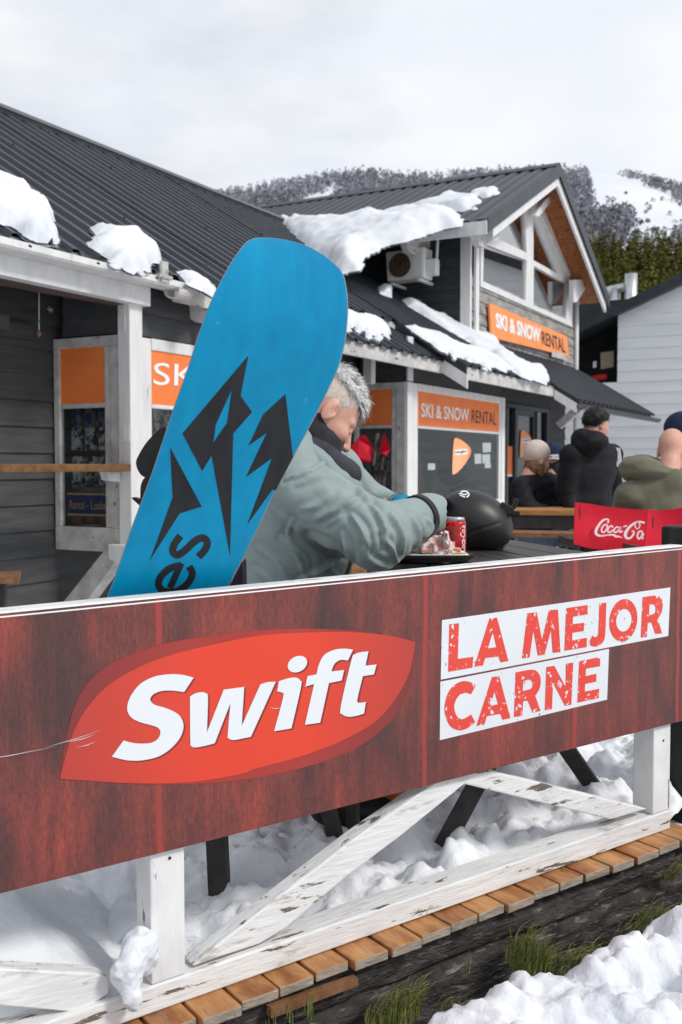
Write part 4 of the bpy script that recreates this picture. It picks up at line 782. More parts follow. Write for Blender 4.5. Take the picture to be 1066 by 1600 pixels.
mb = MB(); fbox(mb, -2.6, 1.10, 0, -.010, bb, bt); board = mb.build('board', banner_mat(), banner)
mb = MB(); fbox(mb, -2.6, 1.10, .0015, -.0105, lambda s: bt(s) + .0015, lambda s: bt(s) + .005); mb.build('edge_strip', M['sign_white'], banner)
mb = MB(); fbox(mb, -2.6, 1.10, .0012, 0, lambda s: bt(s) - .006, lambda s: bt(s) - .0035); mb.build('edge_line', M['sign_white'], banner)
M['logo_out'] = mat('logo_dark_red', (.33, .040, .034), .38, (.36, .046, .038), scale=3); M['logo_in'] = mat('logo_red', (.64, .052, .026), .38, (.70, .066, .034), scale=1.5, lo=.3, hi=.7)
M['logo_shadow'] = mat('logo_letter_shadow', (.21, .026, .024), .4); M['print_white'] = mat('printed_white', (.64, .67, .70), .38, (.69, .72, .75), scale=4); M['logo_white'] = mat('logo_white', (.68, .71, .74), .38, (.70, .73, .76), scale=4)
layer(M['print_white'], (.10, .08, .08), 46, .665, .685, off=2.0); M['print_red'] = mat('printed_red', (.66, .060, .042), .38, (.70, .070, .050), scale=3); layer(M['print_red'], (.66, .69, .72), 58, .60, .63, off=6.0)
z3 = lambda x, y: (90 + x * .2908, 960 + y * .2908); z4 = lambda x, y: (380 + x * .27205, 960 + y * .27205); z5 = lambda x, y: (680 + x * .18762, 910 + y * .18762); z6 = lambda x, y: (860 + x * .19325, 900 + y * .19325)
def pz(f, l): return [(*f(p[0], p[1]), *p[2:]) for p in l]
def decal(name, loops, o, m, parent, seg=6, plane=None, t=.0004, dx=0, dy=0, smooth_=True):
    plane = plane or onF; L_ = [smooth_loop(l, seg) if smooth_ else l for l in loops]
    mb = MB(); nrm = FN if plane is onF else plane(0, 0, None)
    mb.prism([plane(p[0] + dx, p[1] + dy, o) for p in L_[0]], -nrm * t, holes=[[plane(p[0] + dx, p[1] + dy, o) for p in l] for l in L_[1:]]); return mb.build(name, m, parent)
def end_dark(m, x0, hw, col):                                            # the printed fade towards the two points of the leaf
    N, L = nt(m); b = N['Principled BSDF']; tc = N.new('ShaderNodeTexCoord'); mp = N.new('ShaderNodeMapping'); mp.inputs['Rotation'].default_value = (0, 0, -FANG); L.new(tc.outputs['Object'], mp.inputs[0]); sx = N.new('ShaderNodeSeparateXYZ'); L.new(mp.outputs[0], sx.inputs[0])
    d = N.new('ShaderNodeMath'); d.operation = 'SUBTRACT'; d.inputs[1].default_value = x0; L.new(sx.outputs[0], d.inputs[0]); a = N.new('ShaderNodeMath'); a.operation = 'ABSOLUTE'; L.new(d.outputs[0], a.inputs[0]); r = N.new('ShaderNodeMapRange'); r.inputs[1].default_value = hw * .30; r.inputs[2].default_value = hw * 1.05; L.new(a.outputs[0], r.inputs[0])
    mx = N.new('ShaderNodeMix'); mx.data_type = 'RGBA'; L.new(r.outputs[0], mx.inputs[0]); L.new(b.inputs['Base Color'].links[0].from_socket, mx.inputs[6]); mx.inputs[7].default_value = (*col, 1); L.new(mx.outputs[2], b.inputs['Base Color'])
end_dark(M['logo_in'], (bs(93, 1217) + bs(650, 1003)) / 2, (bs(650, 1003) - bs(93, 1217)) / 2, (.40, .05, .04)); end_dark(M['logo_out'], (bs(93, 1217) + bs(650, 1003)) / 2, (bs(650, 1003) - bs(93, 1217)) / 2, (.17, .035, .034))
o_out = pz(z3, [(10, 885, 1), (30, 740), (70, 560), (120, 430), (200, 330), (300, 255), (420, 205), (560, 160), (720, 130), (900, 105)]) + pz(z4, [(0, 97), (200, 85), (400, 83), (600, 92), (800, 115), (900, 135), (993, 158, 1), (975, 300), (945, 450), (890, 560), (800, 660), (680, 750), (560, 810), (400, 865), (200, 915), (73, 941)]) + pz(z3, [(900, 900), (700, 913), (520, 915), (350, 908), (150, 895)])
o_in = pz(z3, [(12, 884, 1), (52, 730), (100, 600), (160, 500), (250, 400), (350, 330), (480, 265), (620, 215), (800, 170), (1000, 128)]) + pz(z4, [(80, 124), (200, 112), (400, 103), (600, 101), (780, 114), (900, 135), (990, 159, 1), (962, 310), (910, 430), (830, 545), (740, 630), (600, 710), (450, 775), (250, 840), (60, 890)]) + pz(z3, [(1000, 854), (850, 884), (700, 903), (520, 909), (300, 903), (150, 893)])
decal('logo_border', [o_out], .0009, M['logo_out'], banner); decal('logo_field', [o_in], .0016, M['logo_in'], banner)
SW = {'S': [pz(z3, [(732, 340, 1), (680, 418, 1), (620, 410), (560, 412), (515, 430), (498, 458), (520, 485), (570, 500), (620, 520), (660, 550), (677, 600), (660, 660), (610, 720), (540, 765), (450, 785), (380, 785), (330, 775), (292, 765, 1), (355, 678, 1), (400, 690), (450, 695), (505, 690), (540, 668), (553, 635), (540, 610), (500, 595), (440, 578), (395, 553), (375, 515), (380, 470), (405, 420), (450, 370), (520, 335), (600, 322), (670, 325)])],
      'w': [[(297, 1088.5, 1), (305, 1083.8), (315, 1081.6), (321.5, 1083.4), (325, 1091), (323.4, 1144.7, 1), (349.7, 1077.8, 1), (381.7, 1073.4, 1), (377.8, 1134.5, 1), (407, 1069.5, 1), (419, 1065.8), (431, 1065.4, 1), (392.2, 1151.4, 1), (380, 1153.8), (366, 1156.3), (357.5, 1154), (356, 1147), (360.3, 1098.5, 1), (335.7, 1161.5, 1), (320, 1165.5), (305, 1168), (299, 1165.5), (297.5, 1158)]],
      'i': [pz(z4, [(196, 443, 1), (205, 385, 1), (260, 367), (305, 364), (328, 380), (333, 415), (278, 655, 1), (178, 672, 1), (230, 475), (222, 450)])],
      'dot': [[(*z4(*p),) for p in ring(312, 286, 59, 44, -28, 14)]],
      'f': [pz(z4, [(355, 635, 1), (408, 400, 1), (358, 415, 1), (370, 355, 1), (422, 345, 1), (435, 290), (465, 235), (520, 205), (580, 197), (632, 203, 1), (602, 265, 1), (560, 262), (525, 285), (507, 328, 1), (580, 320, 1), (567, 380, 1), (493, 395, 1), (443, 622, 1)])],
      't': [pz(z4, [(720, 213, 1), (703, 295, 1), (767, 288, 1), (752, 345, 1), (688, 355, 1), (657, 485), (664, 508), (705, 503, 1), (695, 570, 1), (650, 583), (605, 588), (572, 575), (560, 535), (622, 265), (642, 230), (680, 217)])]}
for k, l in SW.items():
    decal('letter_shadow', l, .0022, M['logo_shadow'], banner, dx=2.6, dy=1.8); decal('letter', l, .0029, M['logo_white'], banner)
decal('text_panel', [[(690.9, 969.1), (1047.8, 917.8), (1044.6, 993.7), (689, 1062)]], .0009, M['print_white'], banner, smooth_=False)
decal('text_panel', [[(688.4, 1065.3), (952, 1014), (948.9, 1093.3), (687.5, 1156.7)]], .0009, M['print_white'], banner, smooth_=False)
C = lambda l: [(p[0], p[1], 1) for p in l]
LET = [[pz(z5, C([(120, 350), (200, 340), (190, 638), (320, 620), (312, 710), (110, 745)]))],
       [pz(z5, C([(455, 298), (517, 294), (612, 655), (545, 667), (530, 617), (418, 630), (400, 692), (328, 703)])), pz(z5, C([(482, 415), (512, 540), (440, 550)]))],
       [pz(z5, C([(770, 258), (848, 248), (892, 480), (950, 232), (1025, 226), (1045, 580), (980, 588), (967, 395), (912, 605), (857, 610), (820, 400), (788, 625), (725, 633)]))],
       [pz(z6, C([(130, 260), (303, 235), (303, 310), (185, 330), (183, 390), (275, 378), (272, 445), (180, 460), (178, 522), (298, 500), (295, 575), (115, 605)]))],
       [pz(z6, [(398, 222, 1), (455, 215, 1), (446, 460), (430, 530), (390, 565), (345, 570), (308, 548, 1), (342, 482, 1), (365, 495), (383, 482), (390, 440)])],
       [[z6(*p) for p in ring(592, 358, 112, 173, 8, 22)], [z6(*p) for p in ring(597, 358, 62, 92, 8, 18)]],
       [pz(z6, [(748, 172, 1), (850, 158), (892, 172), (910, 220), (903, 290), (872, 345, 1), (905, 465, 1), (850, 468, 1), (820, 378, 1), (790, 380, 1), (782, 492, 1), (733, 497, 1)]), pz(z6, [(805, 235, 1), (838, 230), (853, 260), (843, 303), (800, 318, 1)])],
       [pz(z5, [(345, 850, 1), (300, 932, 1), (250, 920), (190, 955), (160, 1030), (180, 1110), (230, 1140), (300, 1100, 1), (335, 1165, 1), (270, 1215), (200, 1232), (130, 1200), (90, 1120), (80, 1030), (110, 920), (170, 850), (250, 822)])],
       [pz(z5, C([(475, 790), (535, 780), (628, 1130), (562, 1145), (545, 1095), (432, 1115), (412, 1185), (345, 1195)])), pz(z5, C([(495, 905), (525, 1015), (465, 1030)]))],
       [pz(z5, [(672, 750, 1), (800, 728), (852, 745), (880, 800), (873, 880), (835, 945, 1), (880, 1070, 1), (815, 1087, 1), (772, 985, 1), (735, 990, 1), (728, 1110, 1), (658, 1122, 1)]), pz(z5, [(738, 822, 1), (790, 812), (812, 840), (800, 885), (730, 905, 1)])],
       [C([(854.1, 1042.3), (866.7, 1040.4), (884.2, 1073.5), (884.7, 1037.2), (896.1, 1035.3), (893.2, 1101), (883.2, 1102.9), (864.6, 1067), (862.9, 1107.9), (851.7, 1109.8)])],
       [pz(z6, C([(235, 690), (405, 655), (403, 730), (290, 750), (287, 810), (375, 790), (373, 855), (283, 873), (280, 935), (397, 912), (393, 988), (220, 1025)]))]]
for l in LET: decal('letter', l, .0017, M['print_red'], banner)
for a, b in (((-60, 1192), (90, 1166)), ((70, 1168), (160, 1140)), ((105, 1160), (150, 1147)), ((118, 1168), (152, 1158)), ((420, 1105), (440, 1106))):   # long scratches in the print
    MB().prism([onF(a[0], a[1], .0032), onF((a[0] + b[0]) / 2, (a[1] + b[1]) / 2 + 2.2, .0032), onF(b[0], b[1], .0032), onF((a[0] + b[0]) / 2, (a[1] + b[1]) / 2 + 1.3, .0032)], -FN * .0002).build('scratch', M['print_white'], banner)
# boardwalk -------------------------------------------------------------
walk = thing('boardwalk', Fp(0, 0, -.3), 'orange oiled boardwalk planks over a dark weathered sleeper beneath the fence', 'boardwalk')
rb = lambda s: rt(s) - .0565; mb = MB(); s = -2.3
while s < .99:
    w = .088 + random.uniform(-.004, .004); e = .062 + random.uniform(-.012, .008); dz = random.uniform(-.003, 0); tl = random.uniform(-.003, .003)
    mb.hull4([Fp(s, e, rb(s) + dz), Fp(s + w, e + tl, rb(s + w) + dz), Fp(s + w, e + tl, rb(s + w) + dz - .022), Fp(s, e, rb(s) + dz - .022)], -FN * .17); s += w + random.uniform(.005, .011)
pl = mb.build('planking', M['deck'], walk, bevel=.003); pl.data.materials.append(M['deck_end'])
for f in pl.data.polygons:
    if abs(f.normal @ Vector(FN)) > .8: f.material_index = 1
def sl_to(P, z): return F0 + np.outer(P[:, 0], FU) + np.outer(z, FN) + np.outer(P[:, 1] + .027 * P[:, 0], Z3)
def sl_h(P):
    q = np.c_[P[:, 0] * 4, P[:, 1] * 30, P[:, :1] * 0]; r = .030 + .007 * fbm(q, 4) + .005 * fbm(np.c_[P[:, 0] * 12, P[:, 1] * 60, P[:, :1] * 0], 3)
    return r - .02 * np.exp(-((P[:, 1] + .115 + .012 * noise(np.c_[P[:, :1] * 3, P[:, :1] * 0, P[:, :1] * 0])) / .012) ** 2) - .05 * (P[:, 1] > -.055) * (noise(np.c_[P[:, :1] * 5, P[:, :1] * 0, P[:, :1] * 0]) > .1)
grid_mesh('sleeper', np.arange(-2.3, 1.02, .010), np.arange(-.42, -.02, .006), sl_h, M['sleeper'], walk, sl_to)
mb = MB(); p0, p1 = onF(424, 1576, .065), onF(560, 1528, .065); mb.hull4([p0, p1, p1 - Z3 * .018, p0 - Z3 * .022], -FN * .02); mb.build('batten', M['bench_wood'], walk)
# snow clump hanging over the rail ----------------------------------------
c1, c2, c3 = onF(214, 1478, -.01), onF(202, 1510, .01), onF(205, 1556, .025)
def clump(p):
    d = smin(smin(ell(p, c1, (.030, .035, .032)), ell(p, c2, (.034, .03, .036)), .02), ell(p, c3, (.022, .02, .034)), .03); d = smin(d, ell(p, c1 + V(.012, .02, -.02), (.03, .04, .04)), .02)
    return d - .005 * fbm(p * 55, 3) - .006 * fbm(p * 22, 2)
tag(sdf('snow_clump', clump, c2 - .12, c2 + .12, .004, M['snow'], None, c2), 'snow clump hanging over the bottom rail left of the fence post', 'snow clump')
# grass ------------------------------------------------------------------
M['grass'] = mat('winter_grass', (.15, .21, .045), .6, (.36, .36, .14), scale=30); layer(M['grass'], (.30, .22, .09), 22, .56, .66, off=4.0)
gv, gf = [], []
def tuft(c, n, spread, hgt, lean=.5):
    for _ in range(n):
        a = random.uniform(0, 6.28); r = spread * math.sqrt(random.random()); b = np.asarray(c) + FU * math.cos(a) * r * 1.4 + FN * math.sin(a) * r * .6; h_ = hgt * random.uniform(.45, 1.1); w = random.uniform(.0009, .0019)
        da = random.uniform(0, 6.28); dr = (FU * math.cos(da) + FN * (abs(math.sin(da)) * .9)) * h_ * random.uniform(.15, 1.0) * lean; sd = unit(np.cross(dr + 1e-6, Z3)) * w; o = len(gv)
        for t in (0, .35, .7): q = b + Z3 * h_ * (t - .25 * t * t) + dr * t * t; gv.extend([q - sd * (1 - t * .5), q + sd * (1 - t * .5)])
        gv.append(b + Z3 * h_ * (.72 - .1 * random.random()) + dr); gf.extend([(o, o + 1, o + 3), (o, o + 3, o + 2), (o + 2, o + 3, o + 5), (o + 2, o + 5, o + 4), (o + 4, o + 5, o + 6)])
tuft(onF(832, 1525, .12), 260, .045, .13); tuft(onF(815, 1500, .10), 120, .035, .13, .7); tuft(onF(870, 1520, .13), 70, .04, .09, 1.0)
tuft(onF(615, 1600, .12), 240, .055, .12); tuft(onF(640, 1570, .10), 90, .03, .09, .8); tuft(onF(919, 1492, .13), 60, .035, .06, 1.3); tuft(onF(900, 1505, .13), 40, .03, .05, 1.3)
tuft(onF(1016, 1440, .12), 90, .04, .08, 1.0); tuft(onF(985, 1455, .13), 40, .03, .05, 1.2); tuft(onF(430, 1610, .09), 18, .06, .10); tuft(onF(487, 1596, .08), 8, .01, .10, .3); tuft(onF(838, 1475, .065), 5, .006, .13, .3); tuft(onF(731, 1522, .07), 4, .006, .10, .3)
tuft(onF(878, 1362, .062), 3, .004, .045, .9); tuft(onF(668, 1432, .062), 3, .004, .04, .9); tuft(onF(1045, 1378, .06), 30, .02, .10, 1.1); tuft(onF(1058, 1365, .05), 16, .015, .08, 1.0); tuft(onF(700, 1580, .13), 30, .04, .05, 1.1)
kind(np_mesh('grass', np.array(gv), np.array(gf), M['grass'], None, False), 'stuff', 'tufts of green and straw grass along the sleeper')
# dark post at the fence end ------------------------------------------------
dp = Fp(1.225, -.16, 0); mb = MB(); mb.box(dp + V(0, 0, .25), (FU, FN, Z3), (.058, .058, .655)); tag(mb.build('gate_post', M['dark_post'], None, bevel=.008, origin=dp), 'dark tarred square post just behind the end of the fence', 'post')
# ================================================================== SNOWBOARD
sbp = [at(190, 935, 2.12), at(372, 916, 2.27), at(470, 372, 1.97)]
SBN = unit(np.cross(sbp[1] - sbp[0], sbp[2] - sbp[0])); SBN = SBN if SBN[1] < 0 else -SBN
def onSB(x, y, o=0.0): return hit(x, y, sbp[0] + SBN * o, SBN)
zb8 = lambda x, y: (150 + x * .38462, 360 + y * .38462)
Ll = [(-330, 2500), (40, 1510), (75, 1420), (150, 1200), (230, 985), (310, 745), (380, 545), (430, 390), (480, 265), (540, 150), (590, 75), (618, 44), (650, 31), (700, 30), (770, 38), (840, 55)]
Rl = [(60, 2500), (525, 1470), (570, 1380), (640, 1240), (720, 1070), (800, 920), (880, 770), (940, 650), (985, 550), (1012, 440), (1022, 320), (1015, 230), (1000, 172), (960, 128), (900, 85), (840, 55)]
def resamp(l, n):
    l = np.array(smooth_line([zb8(*p) for p in l], 8)); d = np.r_[0, np.cumsum(np.linalg.norm(np.diff(l, axis=0), axis=1))]; t = np.linspace(0, d[-1], n); return np.stack([np.interp(t, d, l[:, 0]), np.interp(t, d, l[:, 1])], 1)
NR, NC = 90, 14; LL, RR = resamp(Ll, NR), resamp(Rl, NR); tipp = np.array(zb8(840, 55))
def board_rows(grow, o):
    rows = []
    for a, b in zip(LL, RR):
        d = (b - a) / (np.linalg.norm(b - a) + 1e-6)
        a2, b2 = a - d * grow, b + d * grow
        for k in range(NC):
            q = a2 + (b2 - a2) * k / (NC - 1); ax_ = (q - tipp) @ np.array([-.34, .94]); p = onSB(q[0], q[1], o); lift = max(0, (165 - ax_) / 165) ** 2 * .075
            rows.append(p + ray(*q) * (lift / 1.0))
    return rows
def sheet(rows): return [(r * NC + k, r * NC + k + 1, (r + 1) * NC + k + 1, (r + 1) * NC + k) for r in range(NR - 1) for k in range(NC - 1)]
sb_loc = at(150, 1300, 2.4); sb = thing('snowboard', sb_loc, 'large bright blue snowboard with black mountain graphics leaning on the fence', 'snowboard')
M['board_blue'] = mat('blue_base', (.0, .22, .41), .36, (.0, .26, .47), scale=5, spec=.2, stretch=(5, 5, .6), bump=.03, bscale=90, bstretch=(6, 6, .4)); layer(M['board_blue'], (.10, .34, .60), 26, .68, .76, (3, 3, .5), off=3.0); layer(M['board_blue'], (.16, .40, .62), 9, .70, .73, (9, 9, .35), off=7.0); layer(M['board_blue'], (.0, .15, .33), 3, .5, .8, off=1.0)
M['board_edge'] = mat('steel_edge', (.30, .31, .33), .35, (.42, .43, .45), scale=20, metal=.6)
rows = board_rows(0, 0); np_mesh('base', rows, np.array(sheet(rows)), M['board_blue'], sb)
f_ = board_rows(1.3, -.0022); b_ = board_rows(1.3, -.011); n_ = len(f_); fs = sheet(f_); rim = [r * NC for r in range(NR)] + [r * NC + NC - 1 for r in range(NR - 1, -1, -1)]
np_mesh('edge', f_ + b_, np.array(fs + [tuple(i + n_ for i in reversed(q)) for q in fs] + [(rim[i], rim[(i + 1) % len(rim)], rim[(i + 1) % len(rim)] + n_, rim[i] + n_) for i in range(len(rim))]), M['board_edge'], sb, False)
M['board_black'] = mat('board_print_black', (.012, .013, .016), .38, (.020, .021, .024), scale=6, stretch=(4, 4, .6))
def sbdecal(name, loops, o=.0007):
    mb = MB(); L_ = [[onSB(p[0], p[1], o) for p in l] for l in loops]; mb.prism(L_[0], -SBN * .0005, holes=L_[1:]); return mb.build(name, M['board_black'], sb)
sbdecal('mountain_graphic', [[zb8(*p) for p in l] for l in ([(620, 508), (588, 672), (635, 738), (558, 825), (545, 1320), (470, 915), (432, 978), (352, 825)], [(553, 645), (487, 790), (478, 862), (533, 782)])])
sbdecal('mountain_graphic', [[zb8(*p) for p in [(770, 665), (801, 922), (731, 1056), (718, 1053), (615, 1195), (716, 925), (610, 1002), (695, 822), (620, 875), (680, 748)]]])
sbdecal('mountain_graphic', [[zb8(*p) for p in [(302, 882), (430, 1122), (340, 1150), (220, 1340), (312, 1085)]]])
zes = lambda x, y: (160 + x * .22514, 800 + y * .22514)
sbdecal('letter', [[zes(*p) for p in stroke([(543, 166), (502, 222), (490, 275), (525, 298), (580, 262), (640, 205), (695, 180), (728, 208), (716, 258), (668, 312)], 50)]])
sbdecal('letter', [[zes(*p) for p in stroke([(548, 370), (470, 392), (405, 452), (393, 515), (440, 553), (520, 548), (590, 500), (626, 432), (603, 378)], 48)]])
sbdecal('letter', [[zes(*p) for p in stroke([(549, 356), (470, 528)], 44, 1)]], .0009)
zh = lambda x, y: (90 + x * .19700, 600 + y * .19700)
def slab(name, pts, Y, t, m, parent, bevel=.01, seg=5): mb = MB(); mb.prism([at(*p, Y) for p in smooth_loop(pts, seg)], V(0, t, 0)); return mb.build(name, m, parent, bevel=bevel)
bi = slab('binding', pz(zh, [(1000, 360), (875, 345), (830, 346), (775, 388), (700, 470), (645, 560), (622, 620), (640, 690), (690, 738), (800, 730), (1000, 600)]), 2.20, .10, M['black'], sb, .02)
slab('heel_cup', pz(zh, [(690, 742), (660, 800), (655, 880), (660, 960), (720, 1000), (850, 860), (900, 700), (760, 690)]), 2.18, .10, M['black'], bi, .015)
slab('strap', pz(zh, [(590, 908), (600, 900), (640, 912), (690, 935), (760, 985), (660, 968), (640, 955)]), 2.17, .03, M['black'], bi, .006)
slab('binding', [(352, 960, 1), (358, 922), (364, 905), (374, 886), (379, 884), (380, 960, 1)], 2.42, .10, mat('purple_black_strap', (.014, .010, .022), .6), sb, .008)
# ================================================================== NEAR TABLE
TZ = 0.815; TA = unit(V(-.278, .961, 0)); TP = V(TA[1], -TA[0], 0)                    # along the boards, and to the right
TR = V(.86, 3.10, 0); TW, TL = .76, 1.60
tbl = thing('picnic_table', TR - TP * TW / 2 + TA * TL / 2, 'near dark slatted picnic table behind the banner, holding the black helmet', 'table')
mb = MB()
for k in range(6): w = TW / 6; mb.box(TR - TP * (w * (k + .5)) + TA * TL / 2 + V(0, 0, TZ - .014), (TP, TA, Z3), (w / 2 - .004, TL / 2, .014))
mb.build('tabletop', M['table_wood'], tbl, bevel=.003)
mb = MB()
for t in (.25, TL - .25): mb.box(TR - TP * TW / 2 + TA * t + V(0, 0, TZ - .05), (TP, TA, Z3), (TW / 2 - .03, .03, .02))
mb.box(TR - TP * TW / 2 + TA * TL / 2 + V(0, 0, TZ - .05), (TP, TA, Z3), (.03, TL / 2 - .1, .018)); mb.build('batten', M['black_metal'], tbl)
def bar(name, a, b, w, t, parent, m=None): mb = MB(); d = unit(b - a); sd = unit(np.cross(d, V(.25, .97, 0))); mb.box((a + b) / 2, (d, sd, np.cross(d, sd)), (np.linalg.norm(b - a) / 2, w / 2, t / 2)); return mb.build(name, m or M['black_metal'], parent, bevel=.004)
def foot(x, y, z=.02): return flat(x, y, z)
f1, f2 = foot(702, 1298, .09), foot(940, 1234, .08); tc_ = TR - TP * TW / 2 + TA * .22 + V(0, 0, TZ - .06)
bar('leg', f1 - V(.03, 0, .07), at(800, 1125, f1[1] + .10), .052, .03, tbl); l2 = bar('leg', f2 + V(.03, 0, -.07), at(858, 1130, f2[1] - .05), .050, .03, tbl); bar('leg_bracket', at(905, 1183, f2[1] - .02), at(865, 1164, f2[1] - .04), .02, .02, l2)
for t in (TL - .25,):
    for sg in (-1, 1): bar('leg', TR - TP * (TW / 2 - sg * .30) + TA * t + V(0, 0, -.02), TR - TP * (TW / 2 - sg * .08) + TA * t + V(0, 0, TZ - .06), .045, .03, tbl)
bar('leg', at(800, 1125, f1[1] + .10), TR - TP * (TW / 2) + TA * .3 + V(0, 0, TZ - .07), .045, .03, tbl)
bench = thing('bench', at(430, 1300, 2.7), 'dark steel legged bench under the man in the green jacket', 'bench')
BC = V(-.16, 2.98, .47); mb = MB()
for k in (-1, 0, 1): mb.box(BC + TP * k * .095, (TP, TA, Z3), (.044, .62, .014))
mb.build('seat', M['bench_wood'], bench, bevel=.003)
q = foot(343, 1376, .07); bar('leg', q + V(.004, 0, -.12), V(q[0] - .02, q[1] + .02, .455), .05, .035, bench)
q = foot(530, 1328, .07); bar('leg', q + V(.03, -.01, -.12), V(q[0] - .10, q[1] + .05, .455), .04, .03, bench); q = foot(552, 1312, .07); bar('leg', q + V(0, -.01, -.12), V(q[0] - .0, q[1] + .05, .455), .034, .03, bench)
q = BC + TA * .5; bar('leg', V(q[0] - .1, q[1], -.05), V(q[0] - .08, q[1], .455), .04, .03, bench); bar('leg', V(q[0] + .1, q[1], -.05), V(q[0] + .08, q[1], .455), .04, .03, bench)
# far brown tables, benches
ft = thing('picnic_table', V(1.6, 7.8, -.2), 'far varnished orange pine picnic table in front of the seated woman', 'table')
zt_ = at(800, 797, 7.7)[2]; a, b = at(770, 797, 7.7), at(925, 797, 7.5); ex = unit(b - a); ex[2] = 0; ey = np.cross(Z3, ex); mb = MB()
for k in range(6): mb.box((a + b) / 2 + ey * (.06 + .115 * k) - Z3 * .02, (ex, ey, Z3), (.85, .054, .02))
mb.build('tabletop', M['table_orange'], ft, bevel=.004); mb = MB(); mb.box((a + b) / 2 + ey * .05 - Z3 * .09, (ex, ey, Z3), (.8, .02, .05)); mb.build('apron', M['black_metal'], ft)
for sx_ in (-.7, .7):
    for sy_ in (.05, .6): bar('leg', (a + b) / 2 + ex * sx_ + ey * sy_ + V(0, 0, -.2 - zt_), (a + b) / 2 + ex * sx_ * .95 + ey * sy_ - Z3 * .05, .05, .05, ft)
fb = thing('bench', V(1.5, 7.3, -.2), 'brown plank bench on the near side of the far pine table', 'bench'); mb = MB(); c = at(840, 836, 7.15)
for k in range(3): mb.box(c + ey * .1 * k, (ex, ey, Z3), (.8, .046, .018))
mb.build('seat', M['bench_wood'], fb, bevel=.004)
for sx_ in (-.65, .65): mb = MB(); mb.box(V(c[0], c[1], (c[2] - .02 - .25) / 2 + .0) + ex * sx_ + ey * .1, (ex, ey, Z3), (.025, .12, (c[2] + .22) / 2)); mb.build('leg', M['black_metal'], fb)
fb2 = thing('bench', at(590, 1000, 6.2), 'brown plank bench seen under the green sleeve', 'bench'); c = at(590, 892, 6.2); mb = MB()
for k in range(3): mb.box(c + V(0, .11 * k, 0), (V(1, .1, 0), V(-.1, 1, 0), Z3), (.8, .05, .02))
mb.build('seat', M['bench_wood'], fb2, bevel=.004)
for sx_ in (-.65, .65): mb = MB(); mb.box(V(c[0] + sx_, c[1] + .1, (c[2] - .2) / 2), (V(1, 0, 0), V(0, 1, 0), Z3), (.03, .12, (c[2] + .16) / 2)); mb.build('leg', M['black_metal'], fb2)
lt = thing('side_table', at(-20, 1000, 5.2), 'small brown topped table with a dark leg cut off at the left edge', 'table'); c = at(-20, 903, 5.2); mb = MB(); mb.box(c, (V(.96, .28, 0), V(-.28, .96, 0), Z3), (.16, .2, .012)); mb.build('tabletop', M['bench_wood'], lt, bevel=.003)
mb = MB(); mb.box(V(c[0] + .09, c[1] - .05, c[2] / 2 - .06), (V(1, 0, 0), V(0, 1, 0), Z3), (.02, .02, c[2] / 2 + .05)); mb.build('leg', M['black_metal'], lt)
# ================================================================== THINGS ON THE TABLE
hc = at(739, 814, 3.42); z5b = lambda x, y: (620 + x * .22514, 740 + y * .22514)
def rotY(a): c, s = math.cos(a), math.sin(a); return np.array([[c, 0, -s], [0, 1, 0], [s, 0, c]])
HM = rotY(math.radians(-24))
helm = thing('helmet', V(hc[0], hc[1], TZ), 'matte black ski helmet with a small white emblem lying on the dark table', 'helmet')
def helmet(p):
    d = ell(p, hc + V(.004, 0, .0), (.128, .105, .100), HM); d = smin(d, ell(p, hc + V(.044, 0, -.028), (.080, .09, .078)), .03); d = smin(d, ell(p, hc + V(-.04, -.05, -.045), (.055, .04, .05)), .03)
    d = smax(d, -(p[:, 2] - TZ - .004), .008); d = smax(d, -ell(p, hc + V(-.095, .02, -.075), (.075, .085, .06)), .01)
    gro = np.abs(ell(p, hc + V(.09, 0, -.14), (.21, .2, .155))); return d + .0018 * np.exp(-(gro / .0035) ** 2) * (p[:, 0] < hc[0] + .08)
M['helmet'] = mat('matte_helmet_shell', (.010, .010, .011), .42, (.014, .014, .015), scale=14, bump=.03, bscale=300, spec=.45)
sdf('shell', helmet, hc - .17, hc + .17, .0035, M['helmet'], helm)
mb = MB(); pts = [at(*z5b(*p), 3.33) for p in ((268, 238), (285, 205), (320, 182), (358, 165), (362, 178), (330, 200), (300, 225), (290, 245))]; mb.prism(pts, V(0, .06, 0)); mb.build('brim_vent', M['black'], helm, bevel=.003)
def em(x, y): # project the emblem onto the shell surface
    r = ray(x, y); t = 3.2
    for _ in range(80):
        d = helmet((CAM + r * t)[None])[0]; t += d * .8
        if d < 1e-4: break
    return CAM + r * (t - .0022)
mb = MB()
for st in ([(445, 128), (462, 122), (485, 124), (500, 138), (500, 152), (485, 164)], [(432, 140), (450, 138), (470, 146), (490, 140)], [(440, 150), (458, 156), (475, 164)]):
    l = [em(*z5b(*p)) for p in stroke(st, 9, 3)]; mb.prism(l, V(0, .001, 0))
mb.build('emblem', M['sign_white'], helm)
cl = at(*z5b(778, 235), 3.42); mb = MB(); cl = cl + V(.004, -.03, -.004); mb.box(cl + V(-.018, 0, 0), (unit(V(1, 0, -.6)), V(0, 1, 0), unit(V(.6, 0, 1))), (.022, .020, .015)); mb.box(cl + V(.012, 0, .018), (unit(V(.3, 0, 1)), V(0, 1, 0), unit(V(1, 0, -.3))), (.017, .016, .006)); mb.box(cl + V(.012, 0, -.014), (V(1, 0, 0), V(0, 1, 0), Z3), (.014, .018, .008)); mb.build('goggle_clip', M['black'], helm, bevel=.003)
mb = MB(); a = at(*z5b(690, 515), 3.36); mb.tube([a, a + V(.018, -.01, -.004), a + V(.03, 0, .008), a + V(.03, .03, .02)], .0035, 6); a = at(*z5b(600, 545), 3.32); mb.tube([a, a + V(.02, -.012, -.002), a + V(.035, .0, 0)], .003, 6); mb.build('chin_strap', M['black'], helm)
